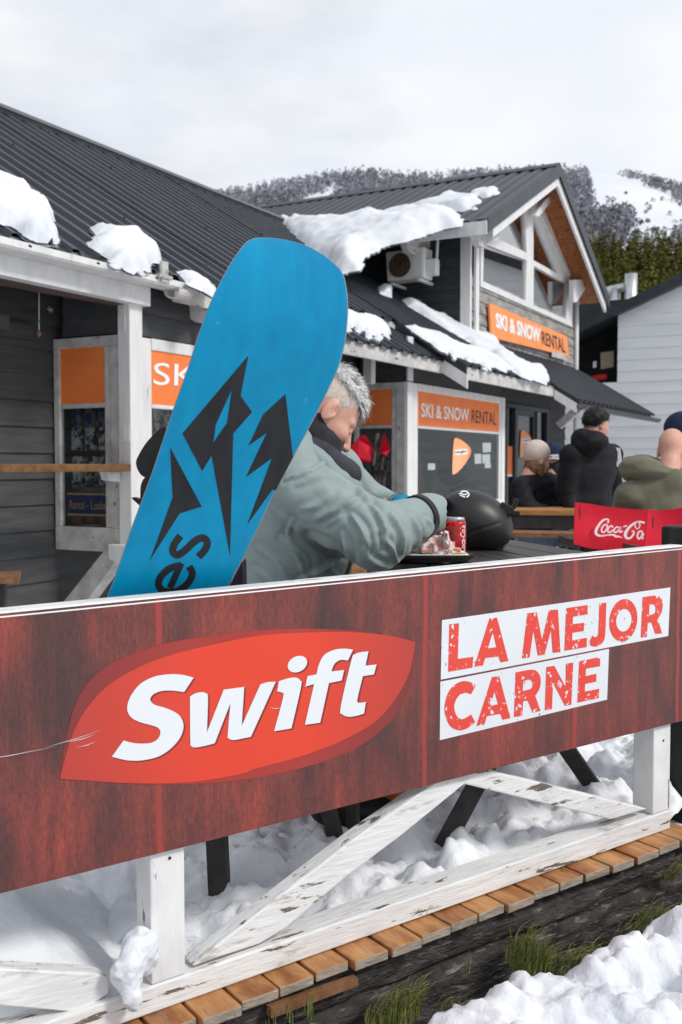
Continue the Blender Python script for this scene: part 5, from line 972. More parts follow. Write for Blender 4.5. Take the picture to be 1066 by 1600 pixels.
# can ---------------------------------------------------------------------
cn = at(711.5, 866, 3.12); cn[2] = TZ + .001; can = thing('soda_can', cn, 'red soda can with white script standing between helmet and food wrapper', 'soda can')
M['can_red'] = mat('can_red', (.52, .012, .016), .25, (.56, .016, .02), scale=5, metal=.55, coat=.4)
MB().lathe(cn, [(0, .003), (.024, .002), (.026, 0), (.0325, .008), (.0330, .012), (.0330, .104), (.031, .110)], 40).build('body', M['can_red'], can, smooth=True)
MB().lathe(cn, [(.031, .110), (.0272, .1185), (.0275, .1215), (.0255, .1215), (.0245, .1175), (0, .1175)], 40).build('lid', M['steel'], can, smooth=True)
def on_can(a, h, lift=.0004): return cn + V(math.cos(a) * (.0330 + lift), math.sin(a) * (.0330 + lift), h)
v, f = text_mesh("Coca-Cola", .01, .2); lo, hi = v.min(0), v.max(0); mb = MB(); mb.add([on_can(math.radians(-52) - (y - lo[1]) / (hi[1] - lo[1]) * .62 + .3, .016 + (x - lo[0]) / (hi[0] - lo[0]) * .082) for x, y, _ in v], f); mb.build('script', M['sign_white'], can)
mb = MB(); A = np.radians(np.linspace(-128, -98, 9)); mb.add([on_can(a, h) for h in (.018, .05) for a in A], [(i, i + 1, i + 10, i + 9) for i in range(8)]); mb.build('label_panel', M['paper'], can)
mb = MB(); A = np.radians(np.linspace(-150, -80, 13)); mb.add([on_can(a, h, .0003) for h in (.055, .095) for a in A], [(i, i + 1, i + 14, i + 13) for i in range(12)]); mb.build('label_panel', mat('can_dark_red', (.30, .03, .03), .3, (.42, .08, .07), scale=60, metal=.3), can)
# tray, wrapper ---------------------------------------------------------------
tc2 = at(672, 884, 2.98); tc2[2] = TZ; tray = thing('food_tray', tc2, 'black plastic food tray on the near edge of the dark table', 'tray')
mb = MB(); tx, ty = unit(V(1, .12, 0)), unit(V(-.12, 1, 0)); prof = [(.10, .004), (.80, .004), (.90, .010), (1.0, .020), (1.0, .024), (.93, .020), (.80, .008), (.1, .008)]; n = 48; vs = []
for r_, z in prof:
    for k in range(n):
        a = 2 * math.pi * k / n; cx3, sy3 = math.cos(a), math.sin(a); q = 1 / (abs(cx3) ** 4 + abs(sy3) ** 4) ** .25; vs.append(tc2 + tx * cx3 * q * .125 * r_ + ty * sy3 * q * .09 * r_ + Z3 * z)
m_ = len(prof); mb.add(vs, [(i * n + k, i * n + (k + 1) % n, ((i + 1) % m_) * n + (k + 1) % n, ((i + 1) % m_) * n + k) for i in range(m_) for k in range(n)]); mb.add([vs[k] + Z3 * .001 for k in range(n)], [tuple(range(n))]); mb.build('dish', M['black'], tray, smooth=False)
lin = thing('paper_liner', tc2 + Z3 * .02, 'white paper liner with yellow and red bits lying on the black tray', 'paper')
mb = MB(); mb.hull4([tc2 + tx * a + ty * b + Z3 * c for a, b, c in ((-.10, -.075, .026), (.10, -.07, .024), (.112, .05, .026), (-.09, .05, .026))], Z3 * .0008); mb.build('sheet', M['paper'], lin)
mb = MB(); mb.hull4([tc2 + tx * a + ty * b + Z3 * .0275 for a, b in ((.055, -.05), (.10, -.045), (.10, -.025), (.06, -.03))], Z3 * .0006); mb.build('yellow_print', mat('yellow_print', (.62, .50, .05), .5), lin)
M['wrap'] = mat('red_white_wrapper', (.74, .68, .66), .5, (.64, .22, .19), scale=60, detail=2, lo=.48, hi=.58, bump=.5, bscale=50, sss=.1)
wc = at(676, 852, 2.97)
def wrapper(p):
    R1 = rotY(math.radians(-30)); d = smin(ell(p, wc + V(-.012, 0, -.010), (.072, .045, .022), R1), ell(p, wc + V(.012, .0, -.004), (.045, .04, .024), R1), .02); d = smin(d, ell(p, wc + V(.038, .0, .014), (.030, .035, .007), rotY(math.radians(-55))), .012); d = smin(d, ell(p, wc + V(.046, -.01, -.002), (.028, .03, .006), rotY(math.radians(-20))), .012)
    q = p * 26; return d - .010 * (np.abs(noise(q)) * 2 - .5) - .006 * (np.abs(noise(q * 2.3 + 7)) * 2 - .5)
wr = tag(sdf('food_wrapper', wrapper, wc - .14, wc + .14, .0032, M['wrap'], None, wc), 'crumpled red and white paper food wrapper on the black tray', 'food wrapper')
# ================================================================== RED CHAIRS
def canvas(name, top, bot, Y, parent, m, dY=0.0, off=.012):
    n = 14; T, B = np.array(smooth_line(top, 6)), np.array(smooth_line(bot, 6)); vs = []
    for k in range(n + 1):
        t = k / n; a = T[int(t * (len(T) - 1))]; b = B[int(t * (len(B) - 1))]; y = Y + dY * t + .06 * math.sin(math.pi * t)
        for j in range(7): q = a + (b - a) * j / 6; vs.append(at(q[0], q[1], y + .01 * math.sin(j * 1.1)))
    fs = [(k * 7 + j, (k + 1) * 7 + j, (k + 1) * 7 + j + 1, k * 7 + j + 1) for k in range(n) for j in range(6)]; N_ = len(vs); vs2 = [v + V(0, off, 0) for v in vs]
    mb = MB(); mb.add(vs + vs2, fs + [tuple(i + N_ for i in reversed(q)) for q in fs]); rim = [k * 7 for k in range(n + 1)] + [n * 7 + j for j in range(1, 7)] + [k * 7 + 6 for k in range(n - 1, -1, -1)] + [j for j in range(5, 0, -1)]
    mb.add(vs + vs2, [(rim[i], rim[(i + 1) % len(rim)], rim[(i + 1) % len(rim)] + N_, rim[i] + N_) for i in range(len(rim))]); return mb.build(name, m, parent, smooth=True)
def director(t, XL, XR, Y0, Y1, zb, sx=.27):
    for X, sg in ((XL, 1), (XR, -1)):
        bar('back_post', V(X, Y0, .40), V(X, Y0, zb), .03, .03, t); bar('armrest', V(X, Y0, .64), V(X, Y1, .64), .05, .03, t)
        bar('leg', V(X, Y0 + .03, -.2), V(X + sg * .48, Y0 + .03, .42), .03, .025, t); bar('leg', V(X, Y1 - .03, -.2), V(X + sg * .48, Y1 - .03, .42), .03, .025, t)
    MB().box(V((XL + XR) / 2, (Y0 + Y1) / 2, .42), (V(1, 0, 0), V(0, 1, 0), Z3), (abs(XR - XL) / 2, abs(Y1 - Y0) / 2, .008)).build('seat', M['red_cloth'], t)
ch1 = thing('director_chair', at(985, 1000, 6.0), 'red canvas director chair with white script, under the bald man', 'chair', 'red canvas folding chairs')
canvas('back_canvas', [(899, 785), (920, 787), (960, 793), (1010, 797), (1050, 796), (1090, 788)], [(897, 850), (925, 857), (970, 861), (1020, 862), (1060, 860), (1090, 852)], 5.75, ch1, M['red_cloth'], .12)
director(ch1, at(905, 800, 5.77)[0], at(1085, 800, 5.9)[0], 5.80, 6.25, .88)
z7 = lambda x, y: (900 + x * .15572, 780 + y * .15572)
COCA = [([(318, 238), (330, 215, .8), (312, 200, .7), (270, 215), (228, 265, 1.2), (202, 320, 1.4), (212, 355, 1.2), (255, 368, .8), (320, 360, .6), (375, 357, .9), (400, 372, 1.1), (435, 376, .7), (470, 390, .2)], 19), ([(282, 262), (262, 290), (262, 325), (285, 330), (310, 300), (318, 268), (300, 255), (282, 262)], 15), ([(372, 285), (362, 268), (340, 275), (322, 305), (325, 330), (350, 328), (375, 308)], 14), ([(440, 290), (415, 278), (388, 300), (385, 328), (405, 332), (430, 310), (446, 285)], 14), ([(452, 278), (440, 318), (448, 332), (470, 318)], 14), ([(478, 276), (512, 266)], 12),
        ([(600, 290), (595, 255, .7), (620, 235, .7), (645, 255, .7), (630, 290, .7), (605, 297, .6)], 14), ([(692, 236, .9), (640, 228), (590, 240), (530, 290, 1.3), (497, 350, 1.6), (512, 390, 1.2), (548, 388), (580, 350), (578, 318, .7), (560, 325, .5)], 19), ([(652, 318), (628, 335), (618, 375), (635, 398), (660, 370), (668, 335), (652, 318)], 16), ([(684, 345), (668, 380), (676, 400)], 14)]
mb = MB()
for st, w in COCA:
    l = [at(*z7(*p), 5.72) for p in stroke(st, w, 4)]; o = len(mb.v)
    k = len(l) // 2
    mb.add([at(*z7(*p), 5.785) for p in stroke(st, w, 4)], [(i, i + 1, 2 * k - 2 - i, 2 * k - 1 - i) for i in range(k - 1)])
mb.build('script', M['sign_white'], ch1)
ch2 = thing('director_chair', at(1080, 1000, 5.3), 'second red canvas director chair at the right edge, overlapping the script chair', 'chair', 'red canvas folding chairs')
canvas('back_canvas', [(1013, 796), (1024, 797), (1066, 808), (1110, 818), (1170, 822)], [(1006, 878), (1024, 880), (1066, 890), (1110, 898), (1170, 902)], 5.15, ch2, M['red_cloth'], -.1)
director(ch2, at(1016, 800, 5.2)[0], at(1165, 800, 5.1)[0], 5.19, 5.65, .86)
for nm, lab, pan, poles in (('a', 'folded red chair with its wide canvas showing, leaning by the window', [[(536, 715), (560, 683), (571, 679), (584, 700), (580, 720), (560, 716)], [(580, 720), (548, 712), (533, 722), (556, 728), (575, 727)]], [((566, 726), (560, 800)), ((576, 724), (568, 820)), ((553, 728), (550, 800)), ((590, 678), (583, 728)), ((583, 728), (577, 830))]),
                            ('b', 'folded red chair with a narrow pointed canvas, leaning against the white post', [[(600, 677), (604, 682), (610, 702), (604, 712), (600, 713), (593, 705)]], [((594, 708), (588, 830)), ((602, 726), (590, 830)), ((591, 700), (580, 830)), ((598, 712), (596, 735))])):
    fc = thing('folded_chair', at(580, 900, 9.0), lab, 'folded chair', 'folded red chairs by the window')
    for q in pan: MB().prism([at(*p, 8.95 + random.uniform(-.12, .12)) for p in q], V(0, .03, 0)).build('canvas', M['red_cloth'] if nm == 'a' else M['red_bright'] if 'red_bright' in M else M['red_cloth'], fc)
    for a, b in poles: a3, b3 = at(*a, 9.02), at(*b, 8.9); e3 = b3 + (b3 - a3) * ((-.2 - b3[2]) / (b3[2] - a3[2])) if (b[1] > 780) else b3; mb = MB(); mb.tube([a3, e3], .016, 8); mb.build('leg', M['black_metal'], fc)
    mb = MB(); x0 = 566 if nm == 'a' else 598
    for dx, dy in ((-12, 2), (0, 4), (10, 0)): mb.box(at(x0 + dx * .8, 728 + dy, 8.98), (V(1, 0, 0), V(0, 1, 0), Z3), (.035, .04, .04))
    mb.build('hinge', M['black'], fc, bevel=.008)
# ================================================================== PEOPLE
def frame(yaw, pitch, roll=0.0):
    """columns forward, left, up; yaw measured from +X towards +Y, pitch positive looking down"""
    y, p = math.radians(yaw), math.radians(pitch); f = V(math.cos(p) * math.cos(y), math.cos(p) * math.sin(y), -math.sin(p)); l = V(-math.sin(y), math.cos(y), 0); u = np.cross(f, l)
    r = math.radians(roll); return np.stack([f, l * math.cos(r) + u * math.sin(r), u * math.cos(r) - l * math.sin(r)], 1)
def head_sdf(p, o, R, fine=True):
    q = (p - o) @ R; q = q.copy(); yy = np.abs(q[:, 1]); m = np.stack([q[:, 0], yy, q[:, 2]], 1)
    d = ell(q, (-.012, 0, .055), (.100, .077, .090)); d = smin(d, ell(q, (.040, 0, -.010), (.060, .064, .090)), .03); d = smin(d, ell(q, (.042, 0, -.072), (.048, .053, .038)), .03); d = smin(d, ell(q, (.078, 0, -.098), (.022, .024, .020)), .02)
    d = smin(d, caps(q, (-.035, 0, -.02), (-.075, 0, -.17), .056, .062), .03)
    d = smin(d, caps(m, (.088, .010, .028), (.070, .052, .026), .013, .010), .014); d = smin(d, ell(m, (.062, .048, -.020), (.028, .020, .022)), .02)
    d = smax(d, -ell(m, (.106, .032, .008), (.020, .018, .013)), .012); d = smin(d, ell(m, (.084, .031, .009), (.013, .015, .013)), .004)
    d = smin(d, caps(q, (.096, 0, .018), (.124, 0, -.026), .0085, .0125), .010); d = smin(d, ell(m, (.110, .012, -.032), (.013, .009, .009)), .007)
    d = smin(d, ell(q, (.094, 0, -.056), (.013, .024, .008)), .006); d = smin(d, ell(q, (.092, 0, -.069), (.013, .021, .008)), .006); d = smax(d, -ell(q, (.110, 0, -.0625), (.012, .022, .0022)), .004)
    e = ell(m, (-.012, .078, .002), (.021, .010, .036), np.array([[.96, -.28, 0.0], [.28, .96, 0], [0, 0, 1]])); e = smax(e, -ell(m, (-.003, .091, .006), (.0115, .0135, .023)), .003); e = smin(e, caps(m, (-.008, .083, .020), (-.004, .083, -.012), .0035, .003), .004); e = smin(e, ell(m, (.006, .080, -.006), (.006, .006, .010)), .004)
    return smin(d, e, .008)
def hand_caps(w, d, pn, curl=.7, thumb=1, s=1.0):
    """palm and five fingers; w wrist, d pointing direction, pn palm normal"""
    d, pn = unit(d), unit(pn); sd = np.cross(d, pn); segs = []
    for k, (off, ln) in enumerate(((-.030, .068), (-.010, .078), (.011, .073), (.030, .058))):
        b = w + d * .085 * s + sd * off * s; a = b; ang = 0.15
        segs.append((w + d * .02 + sd * off * .6 * s, b, .0145 * s, .0115 * s))
        for j, fr_ in enumerate((.45, .32, .23)):
            ang += curl * (.55 if j == 0 else .75); dd = d * math.cos(ang) + pn * math.sin(ang); c = a + dd * ln * fr_ * s; segs.append((a, c, (.0098 - .0008 * j) * s, (.0092 - .0009 * j) * s)); a = c
    t0 = w + d * .025 * s - sd * thumb * .028 * s; t1 = t0 + unit(d * .7 - sd * thumb * .75 + pn * .35) * .042 * s; t2 = t1 + unit(d * .9 - sd * thumb * .2 + pn * .55) * .032 * s
    return segs + [(t0, t1, .014 * s, .0115 * s), (t1, t2, .011 * s, .009 * s), (w - d * .05, w + d * .02, .026 * s, .027 * s)]
def caps_sdf(segs, k=.006):
    def f(p):
        r = None
        for a, b, ra, rb in segs: c = caps(p, a, b, ra, rb); r = c if r is None else smin(r, c, k)
        return r
    return f
def join(parts):
    V_, Q_, o = [], [], 0
    for v, q in parts: V_.append(v); Q_.append(q + o); o += len(v)
    return np.concatenate(V_), np.concatenate(Q_)
def seg_dist(P, a, b): ab = b - a; t = np.clip(((P - a) @ ab) / max(ab @ ab, 1e-9), 0, 1); return np.linalg.norm(P - a - t[:, None] * ab, axis=1)
def normals(v, q):
    n = np.zeros_like(v); fn = np.cross(v[q[:, 2]] - v[q[:, 0]], v[q[:, 3]] - v[q[:, 1]])
    for k in range(4): np.add.at(n, q[:, k], fn)
    return n / np.maximum(np.linalg.norm(n, axis=1), 1e-9)[:, None]
# ------------------------------------------------------------------ the man in the green jacket
HR = frame(22, 42); HO = at(520, 645, 3.0) + HR[:, 1] * .078
man = thing('person', V(-.16, 3.0, -.02), 'grey haired person in a sage green ski jacket bent over food at the near table', 'person')
NK = HO + HR @ V(-.075, 0, -.15)
shR, shL = at(478, 772, 2.87), at(520, 745, 3.27); elR, wrR = at(590, 838, 2.80), at(664, 806, 2.95); elL, wrL = at(585, 800, 3.36), at(622, 793, 3.22)
CH, BE, HI = at(462, 800, 3.06), at(452, 880, 3.06), at(440, 965, 3.06)
kneeR, kneeL = V(.30, 2.86, .50), V(.28, 3.22, .50); ftR, ftL = at(530, 1262, 2.92), at(548, 1240, 3.14)
hR, hL = hand_caps(wrR + V(.0, .05, -.015), V(.25, .85, -.40), V(-.5, .0, -.85), .75, 1), hand_caps(wrL + V(.015, -.01, 0), V(.9, -.15, -.12), V(-.1, -.6, -.8), .6, -1)
def body_f(p): return smin(smin(chain(p, [NK, CH, BE, HI], [.06, .12, .12, .13], .05), chain(p, [shR, elR, wrR], [.05, .042, .03]), .03), chain(p, [shL, elL, wrL], [.05, .042, .03]), .03)
allp = np.array([a for s_ in hR + hL for a in s_[:2]])
vq = [surface_nets(lambda p: head_sdf(p, HO, HR), HO - .23, HO + .20, .0031), surface_nets(lambda p: smin(caps_sdf(hR)(p), caps_sdf(hL)(p), .004), allp.min(0) - .03, allp.max(0) + .03, .0034), surface_nets(body_f, np.minimum(wrR, HI) - .2, np.maximum(wrL, NK) + .16, .014)]
np_mesh('body', *join(vq), M['skin'], man)
M['jacket'] = mat('sage_jacket_fabric', (.215, .275, .272), .60, (.265, .325, .318), scale=7, bump=.12, bscale=420, spec=.35, sheen=.15, bdist=.002)
M['dark_cloth'] = mat('navy_black_fabric', (.014, .014, .019), .75, (.024, .024, .030), scale=9, bump=.2, bscale=350, sheen=.1, bdist=.002)
def jacket(p):
    d = ell(p, CH, (.150, .205, .205)); d = smin(d, ell(p, BE, (.165, .205, .19)), .08); d = smin(d, ell(p, HI, (.175, .21, .16)), .06)
    d = smin(d, chain(p, [NK + V(-.01, 0, .0), shR + V(-.02, .05, .0)], [.085, .10], .05), .06); d = smin(d, chain(p, [NK, shL + V(0, -.04, 0)], [.085, .095], .05), .06)
    a = chain(p, [shR, elR, elR + (wrR - elR) * .5, wrR + (wrR - elR) * .12], [.098, .088, .068, .056], .04); b = chain(p, [shL, elL, wrL - (wrL - elL) * .05], [.095, .078, .05], .04)
    d = smin(d, a, .022); d = smin(d, b, .03)
    d = smax(d, -caps(p, wrR + (wrR - elR) * .02, wrR + (wrR - elR) * .4, .044, .052), .006); d = smax(d, -caps(p, NK - V(0, 0, .03), HO, .062, .075), .008)
    q = np.stack([p[:, 0] * 1.0 + p[:, 2] * .5, p[:, 1], p[:, 2] - p[:, 0] * .4], 1)
    return d - .006 * fbm(q * np.array([9, 7, 5.0]), 2)
zj = lambda x, y: (370 + x * .32833, 560 + y * .32833)
FOLD = [([(545, 745), (600, 820), (628, 915)], 13, 10), ([(500, 830), (530, 905), (545, 960)], 12, 9), ([(640, 690), (700, 790), (712, 900)], 12, 10), ([(735, 735), (785, 830), (790, 930)], 11, 9), ([(830, 745), (868, 830), (850, 905)], 10, 8), ([(600, 900), (650, 965), (740, 1000)], 9, 9), ([(690, 850), (740, 900), (770, 975)], 9, 8),
        ([(215, 855), (290, 950), (335, 1060)], 13, 11), ([(265, 770), (245, 850), (330, 950), (345, 1020)], 11, 9), ([(350, 850), (440, 890), (500, 945)], 13, 11), ([(300, 1060), (400, 1010), (500, 950)], 11, 10), ([(290, 600), (420, 555), (560, 610)], 7, 12), ([(370, 770), (480, 715), (590, 650)], 9, 12), ([(150, 700), (260, 790), (310, 830)], 9, 12), ([(430, 440), (400, 510), (230, 575)], 10, 8), ([(410, 800), (480, 760), (500, 720)], 8, 8), ([(100, 900), (200, 980), (260, 1080)], 9, 13), ([(560, 540), (600, 640), (640, 670)], 9, 9), ([(470, 520), (540, 560), (590, 640)], 6, 9), ([(300, 720), (380, 700), (450, 640)], 6, 11), ([(80, 1000), (140, 1040), (180, 1090)], 8, 10), ([(905, 760), (930, 800), (900, 860)], 7, 7), ([(430, 960), (460, 1020), (500, 1060)], 8, 10)]
def fold_post(v, q):
    n = normals(v, q); d = v - CAM; zc = d[:, 1] * cp_ - d[:, 2] * sp_; px = np.stack([CX + F * d[:, 0] / zc, CY - F * (d[:, 1] * sp_ + d[:, 2] * cp_) / zc, 0 * zc], 1); front = np.clip(-(n * d).sum(1) / np.linalg.norm(d, axis=1) * 3 + .3, 0, 1); o = np.zeros(len(v))
    for l, h_, w_ in FOLD:
        l = np.array([(*zj(*p), 0) for p in smooth_line(l, 4)]); w2 = w_ * .46; ds = np.full(len(v), 1e9)
        for i in range(len(l) - 1):
            tt = (i + .5) / (len(l) - 1); ds = np.minimum(ds, seg_dist(px, l[i], l[i + 1]) + w2 * .8 * abs(2 * tt - 1) ** 2)
        o += h_ * .0017 * (np.exp(-ds / (w2 * .75)) - .42 * np.exp(-((ds - w2 * 1.7) / (w2 * 1.0)) ** 2))
    o = o * front + .0018 * fbm(v * np.array([16, 16, 26.0]), 3) + .004 * (np.abs(noise(np.stack([v[:, 0] * 9 + v[:, 2] * 6, v[:, 1] * 5, v[:, 2] * 12 - v[:, 0] * 7], 1))) - .3)
    for _ in range(2):
        s_, c_ = np.zeros(len(v)), np.zeros(len(v))
        for a in range(4): np.add.at(s_, q[:, a], o[q[:, a - 1]]); np.add.at(c_, q[:, a], 1)
        o = .5 * o + .5 * s_ / np.maximum(c_, 1)
    return v + n * o[:, None]
jl, jh = np.minimum(np.minimum(HI - V(.24, .26, .06), shR - .12), elR - .1), np.maximum(np.maximum(wrL + .1, NK + .1), V(wrR[0] + .06, 3.5, NK[2] + .08))
jk = sdf('jacket', jacket, jl, jh, .0054, M['jacket'], man, post=fold_post)
ax_ = unit(wrR - elR); cq = elR + (wrR - elR) * .90; t_ = unit(np.cross(ax_, V(0, 0, 1))); b_ = np.cross(ax_, t_)
st = MB(); pts = [cq + (t_ * math.cos(a) + b_ * math.sin(a)) * .0655 for a in np.linspace(0, 2 * math.pi, 41)]; vs = [p + ax_ * k for p in pts for k in (-.009, .009)]; st.add(vs, [(2 * i, 2 * i + 1, 2 * i + 3, 2 * i + 2) for i in range(40)])
so = st.build('cuff_strap', M['dark_cloth'], man); sm_ = so.modifiers.new('thick', 'SOLIDIFY'); sm_.thickness = .006; sm_.offset = 0; sw_ = so.modifiers.new('fit', 'SHRINKWRAP'); sw_.target = jk; sw_.wrap_method = 'NEAREST_SURFACEPOINT'; sw_.wrap_mode = 'ABOVE_SURFACE'; sw_.offset = .003
so.modifiers.move(1, 0)
axl = unit(wrL - elL)
MB().tube([wrL - axl * .012, wrL + axl * .014], [.047, .045], 20).build('inner_cuff', M['dark_cloth'], man, smooth=True); MB().tube([wrL + axl * .012, wrL + axl * .034], [.042, .040], 20).build('blue_cuff', mat('blue_cuff', (.01, .20, .36), .7, (.015, .24, .42), scale=9), man, smooth=True)
def ring_f(p, c, R, rad, r, zs=1.0, wob=.0):
    q = (p - c) @ R; a = np.arctan2(q[:, 1], q[:, 0]); rr_ = np.sqrt(q[:, 0] ** 2 + q[:, 1] ** 2) - rad; return np.sqrt(rr_ ** 2 + (q[:, 2] * zs - wob * np.sin(a * 2 + .6)) ** 2) - r
NA = frame(22, 30)
c1_ = at(492, 683, 3.07); c2_ = at(505, 722, 3.07)
def collar_in(p):
    d = ring_f(p, c1_, NA, .073, .019, .42, .006); q = (p - c1_) @ NA; return d - .004 * fbm(p * 28, 3)
sdf('inner_collar', collar_in, c1_ - .16, c1_ + .16, .0045, M['dark_cloth'], man)
M['grey_lining'] = mat('charcoal_collar', (.030, .033, .042), .75, (.045, .048, .058), scale=9, bump=.15, bscale=350, bdist=.002)
def collar_out(p): return ring_f(p, c2_, frame(24, 24), .098, .030, .85, .012) - .007 * fbm(p * 17, 3)
sdf('outer_collar', collar_out, c2_ - .19, c2_ + .19, .0045, M['grey_lining'], man)
c3_ = c2_ + frame(24, 24) @ V(-.01, 0, -.034)
def hood_edge(p): return ring_f(p, c3_, frame(24, 27), .112, .036, .9, .014) - .006 * fbm(p * 14 + 3, 3)
sdf('hood_edge', hood_edge, c3_ - .21, c3_ + .21, .006, M['jacket'], man)
M['trousers'] = mat('dark_ski_trousers', (.018, .018, .024), .7, (.030, .030, .038), scale=8, bump=.2, bscale=200)
def trous(p): return smin(chain(p, [HI - V(0, .09, .06), kneeR, ftR + V(0, 0, .1)], [.12, .085, .065], .04), chain(p, [HI + V(0, .09, -.06), kneeL, ftL + V(0, 0, .1)], [.12, .085, .065], .04), .02) - .004 * fbm(p * 16, 2)
sdf('trousers', trous, np.minimum(HI, ftR) - V(.2, .28, .02), np.maximum(HI, kneeL) + V(.14, .2, .1), .014, M['trousers'], man)
def boots(p):
    r = None
    for f0 in (ftR, ftL): b = smin(ell(p, f0 + V(.06, 0, -.005), (.135, .052, .050)), caps(p, f0 + V(-.02, 0, .01), f0 + V(-.02, 0, .16), .06, .062), .04); r = b if r is None else np.minimum(r, b)
    return smax(r, -(p[:, 2] - ftR[2] + .05), .005)
sdf('boots', boots, np.minimum(ftR, ftL) - V(.12, .1, .08), np.maximum(ftR, ftL) + V(.24, .1, .2), .008, M['black'], man)
kb = at(601, 1256, 2.95); MB().lathe(kb - V(0, 0, .03), [(0, 0), (.045, .0), (.05, .03), (.046, .07), (0, .08)], 20, V(.3, 0, 1)).build('boot_cuff', mat('orange_boot', (.34, .085, .02), .5, (.42, .12, .03), scale=9), man, smooth=True)
# hair: a cap grown off the scalp plus locks
M['hair_grey'] = mat('grey_hair', (.26, .26, .27), .55, (.62, .62, .62), scale=70, detail=3, lo=.35, hi=.65, spec=.4); M['hair_side'] = mat('cropped_side_hair', (.46, .36, .31), .7, (.60, .52, .47), scale=120, lo=.35, hi=.65, bump=.25, bscale=400, bdist=.002)
def hair_cap(p):
    q = (p - HO) @ HR; d = ell(q, (-.012, 0, .058), (.106, .080, .097)); lim = .078 + .22 * np.clip(q[:, 0], -.2, .0) * 0 - .25 * np.clip(-q[:, 0] - .02, 0, 1) * .4 + .010 * fbm(p * 60, 2)
    return smax(d - .005 * fbm(q * np.array([22, 60, 60.0]), 3), -(q[:, 2] - lim), .012)
sdf('hair', hair_cap, HO - .17, HO + .19, .0038, M['hair_grey'], man)
def side_cap(p):
    q = (p - HO) @ HR; d = ell(q, (-.0125, 0, .055), (.1012, .0785, .0912)); lim = .022 - .9 * np.clip(-q[:, 0] - .03, 0, .09) + .9 * np.clip(q[:, 0] - .01, 0, 1) + .006 * fbm(p * 80, 2); return smax(d, -(q[:, 2] - lim), .002)
sdf('side_hair', side_cap, HO - .17, HO + .19, .0038, M['hair_side'], man)
def locks(n, sel, length, drop, jit, wid, HO=HO, HR=HR):
    lv, lf = [], []
    while len(lf) < n * 3:
        u3 = rng.normal(size=3); u3 /= np.linalg.norm(u3); q = V(-.012, 0, .056) + u3 * V(.101, .078, .093)
        if not sel(q): continue
        nrm = unit(u3 / V(.101, .078, .093)); fw = V(1, 0, -.1); tan = unit(fw - nrm * (fw @ nrm) + rng.normal(size=3) * jit); L_ = length * rng.uniform(.6, 1.2); s_ = unit(np.cross(tan, nrm)) * wid; o = len(lv)
        for t in (0, .4, .75): c = q + tan * L_ * t + nrm * (.004 + .011 * math.sin(math.pi * min(t * .9, 1)) * rng.uniform(.6, 1.3)) + V(0, 0, -drop * t * t); lv.extend([HO + HR @ (c - s_ * (1 - t)), HO + HR @ (c + s_ * (1 - t))])
        lv.append(HO + HR @ (q + tan * L_ + nrm * .005 + V(0, 0, -drop))); lf.extend([(o, o + 1, o + 3, o + 2), (o + 2, o + 3, o + 5, o + 4), (o + 4, o + 5, o + 6, o + 6)])
    return lv, lf
lv, lf = locks(1900, lambda q: q[2] > .088 + .1 * max(0, -q[0] - .03) and q[0] > -.11, .040, .006, .22, .0016)
lv2, lf2 = locks(420, lambda q: q[0] > .045 and .075 < q[2] < .12 and abs(q[1]) < .06, .040, .024, .30, .0013)
mb = MB(); mb.add(lv, [tuple(dict.fromkeys(f)) for f in lf]); mb.add(lv2, [tuple(dict.fromkeys(f)) for f in lf2]); M['lock'] = mat('grey_lock', (.33, .33, .34), .5, (.80, .80, .79), scale=55, detail=2, lo=.32, hi=.6); mb.build('hair_locks', M['lock'], man)
